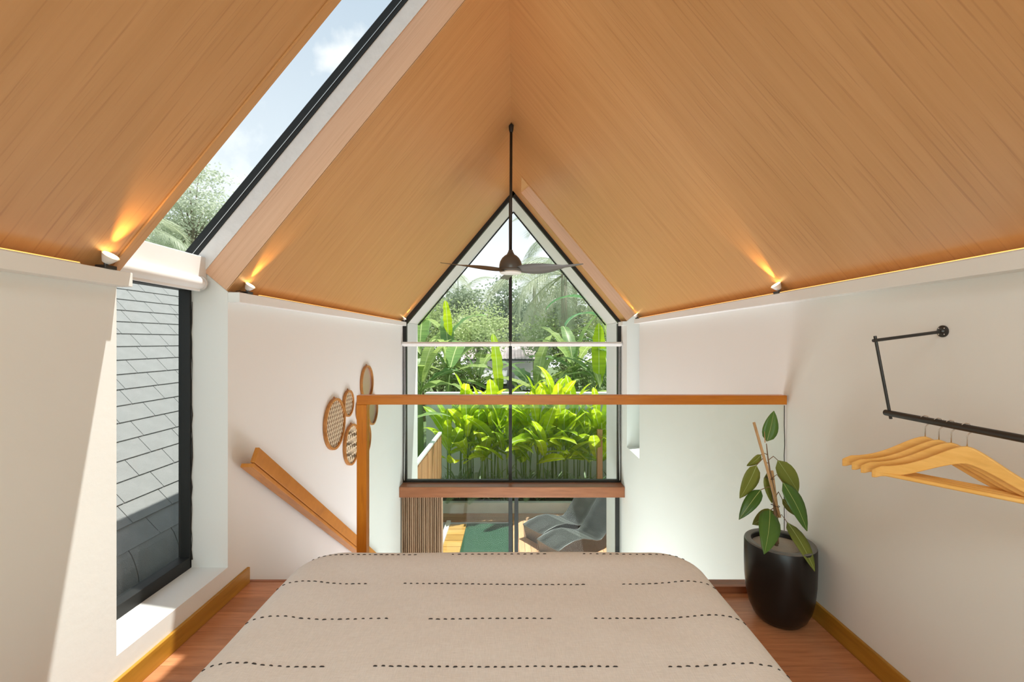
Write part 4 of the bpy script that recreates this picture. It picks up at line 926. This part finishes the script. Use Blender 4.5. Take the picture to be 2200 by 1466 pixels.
def banana_special(label, x, y, h, leaves):
    t = thing('banana_plant', label, 'plant', (x, y, -.06), 'banana plants behind the boundary wall'); og = Vector((x, y, -.06))
    b = B(); b.tube([og, og + Vector((0, 0, h * .55)), og + Vector((0, 0, h))], [.13, .1, .05], 10); part('stem', b, M['helistem'], t, smooth=True)
    for az, el, L, W, dr, mt in leaves:
        me = mesh('leaf', blade_strip(L, W, 16, dr, .2, .25, int(L * 10), .5), M[mt], smooth='leaf'); o = link('leaf', me, t); orient(o, Vector((0, 0, h)), az, el, 0, 1)
banana_special('banana plant at the upper right whose long leaf arches towards the mullion', 3.35, 14.6, 4.35, [(3.05, 1.05, 3.0, .62, 2.3, 'palmleaf'), (3.5, .75, 2.2, .5, 2.0, 'palmleaf'), (4.3, 1.2, 2.2, .5, 1.2, 'banana')])
banana_special('banana plant with a bright yellow-green upright leaf at the right edge of the window', 2.62, 13.7, 2.75, [(4.5, 1.42, 1.9, .46, .25, 'heli'), (2.6, .9, 1.7, .5, 1.2, 'banana')])
banana_special('banana plant with a bright upright leaf above the blind at the left', -2.15, 15.4, 4.1, [(4.4, 1.45, 1.35, .36, .2, 'heli'), (.5, 1.0, 1.8, .5, 1.4, 'banana'), (2.7, .9, 1.8, .5, 1.4, 'banana')])
banana_special('banana plant with a pale upright leaf crossing the blind just left of the mullion', -.42, 14.9, 2.2, [(4.4, 1.40, 2.2, .42, .3, 'heli'), (2.85, .55, 2.3, .5, 1.0, 'banana')])

def crown(c, rad, n, ls, seed, clusters=26, flat=1.0):
    rr = random.Random(seed); b = B(); cl = []
    for _ in range(clusters):
        u = Vector((rr.gauss(0, 1), rr.gauss(0, 1), rr.gauss(0, 1))).normalized() * (rr.random() ** .4); cl.append(Vector((u.x * rad[0], u.y * rad[1], u.z * rad[2])))
    vs = []; fs = []; cr_ = min(rad) * .38
    for i in range(n):
        q = cl[rr.randrange(clusters)]; p = c + q + Vector((rr.gauss(0, 1) * cr_, rr.gauss(0, 1) * cr_, rr.gauss(0, 1) * cr_ * .6 * flat))
        a = Vector((rr.gauss(0, 1), rr.gauss(0, 1), rr.gauss(0, .5))).normalized() * ls * rr.uniform(.6, 1.3); w = a.cross(Vector((rr.gauss(0, 1), rr.gauss(0, 1), rr.gauss(0, 1)))).normalized() * ls * .3
        k0 = len(vs); vs += [p, p + a * .5 + w, p + a, p + a * .5 - w]; fs.append((k0, k0 + 1, k0 + 2, k0 + 3))
    b.v = [tuple(v) for v in vs]; b.f = fs; return b, cl
def tree(name, label, x, y, zc, rad, n, ls, mat, seed, cat='tree', clusters=26, flat=1.0, group='trees behind the garden'):
    t = thing(name, label, cat, (x, y, -.06), group); c = Vector((x, y, zc)); cb, cl = crown(c, rad, n, ls, seed, clusters, flat)
    b = B(); og = Vector((x, y, -.06)); b.tube([og, og.lerp(c, .6), c], [.16, .11, .05], 8)
    for q in cl[:12]: b.tube([c - Vector((0, 0, rad[2] * .8)), c + q * .5 - Vector((0, 0, rad[2] * .2)), c + q], [.05, .03, .012], 5)
    part('trunk', b, M['trunk'], t, smooth=True); part('crown', cb, M[mat], t, kind='stuff', smooth='leaf')
T = [('dense_shrub', 'rounded dense shrub left of the mullion beyond the tin roof', -1.3, 17.5, 4.35, (1.3, .9, .85), 5200, .11, 'bush', 1, 'shrub'),
     ('broadleaf_tree', 'dark slim tree rising beside the mullion under the fan', -.25, 25, 5.6, (.9, .9, 1.7), 2600, .2, 'tree', 2, 'tree'),
     ('broadleaf_tree', 'bushy green tree behind the leftmost bananas', -4.2, 20, 4.8, (2.0, 1.2, 1.5), 5200, .17, 'bush', 3, 'tree'),
     ('broadleaf_tree', 'grey-green tree filling the back left of the view', -3.6, 27, 5.4, (2.8, 1.2, 1.7), 5200, .22, 'tree', 4, 'tree'),
     ('broadleaf_tree', 'grey-green tree filling the back right of the view', 3.2, 27, 5.2, (3.0, 1.2, 1.9), 5200, .22, 'tree', 5, 'tree'),
     ('dense_shrub', 'yellow-green shrub below the palm on the right', 2.0, 18, 3.9, (1.6, .9, .9), 4600, .12, 'bush', 6, 'shrub'),
     ('broadleaf_tree', 'tree mass behind the right-hand bananas', 5.2, 20, 4.8, (1.8, 1.2, 1.7), 4000, .17, 'bush', 7, 'tree'),
     ('dense_shrub', 'low shrub between the tin roofs and the mullion', .3, 25.5, 3.9, (1.8, .8, .7), 3600, .14, 'bush', 8, 'shrub'),
     ('dense_shrub', 'leafy shrub low behind the left end of the boundary wall', -2.6, 16.5, 2.6, (1.3, .8, 1.0), 3600, .14, 'bush', 9, 'shrub'),
     ('dense_shrub', 'leafy shrub low behind the right end of the boundary wall', 2.6, 16.3, 2.4, (1.5, .8, 1.0), 3600, .14, 'bush', 10, 'shrub'),
     ('broadleaf_tree', 'distant tree line behind the tin roofs', 0, 34, 5.4, (5.5, 1.2, 1.7), 6500, .28, 'tree', 11, 'tree')]
for a in T: tree(a[0], a[1], *a[2:10], cat=a[10])
v = at(415, 455, 19); tree('feathery_tree', 'pale feathery spreading tree seen through the roof window', v.x, v.y, v.z, (2.3, 1.6, 1.7), 9000, .13, 'pale', 21, clusters=34, flat=.35, group='trees beyond the neighbouring roof')
v = at(370, 520, 22); tree('feathery_tree', 'lower grey-green tree at the foot of the roof window', v.x, v.y, v.z, (3.2, 1.4, 1.2), 6000, .16, 'tree', 22, clusters=30, flat=.5, group='trees beyond the neighbouring roof')

# tin-roofed sheds beyond the wall
def shed(label, x0, x1, y, zr, ze, zb, mr, mw):
    t = thing('tin_shed', label, 'building', ((x0 + x1) / 2, y, -.06), 'tin-roofed sheds beyond the wall')
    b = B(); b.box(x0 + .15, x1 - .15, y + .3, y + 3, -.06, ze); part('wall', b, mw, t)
    def sheet(ya, za, yb, zb_):
        vs = []; fs = []; n_ = int((x1 - x0) / .038)
        for i in range(n_ + 1):
            x = x0 + (x1 - x0) * i / n_; h = .018 * math.sin(i * math.pi / 2)
            vs += [(x, ya, za + h), (x, yb, zb_ + h)]
        for i in range(n_): fs.append((2 * i, 2 * i + 2, 2 * i + 3, 2 * i + 1))
        return B().add(vs, fs)
    part('roof_sheet', sheet(y, ze, y + 1.7, zr), mr, t, smooth='leaf'); part('roof_sheet', sheet(y + 3.4, ze, y + 1.7, zr), mr, t, smooth='leaf')
    b = B(); b.box(x0, x1, y - .02, y + .01, ze - .09, ze - .01); part('fascia', b, M['dark'], t)
    b = B(); n_ = int((x1 - x0 - .3) / .12)
    for i in range(n_): b.box(x0 + .15 + i * .12, x0 + .19 + i * .12, y + .27, y + .3, -.06, ze - .1)
    part('wall_rib', b, mw, t, kind='stuff')
shed('large shed with a brownish tin roof behind the mullion', -2.2, 1.1, 20.5, 3.9, 3.2, 0, M['tin2'], M['tin'])
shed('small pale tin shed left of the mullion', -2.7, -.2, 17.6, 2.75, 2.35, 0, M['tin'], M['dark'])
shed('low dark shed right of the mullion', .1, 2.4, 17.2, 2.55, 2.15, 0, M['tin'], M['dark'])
print('shingles', cnt, 'objects', len(bpy.data.objects))
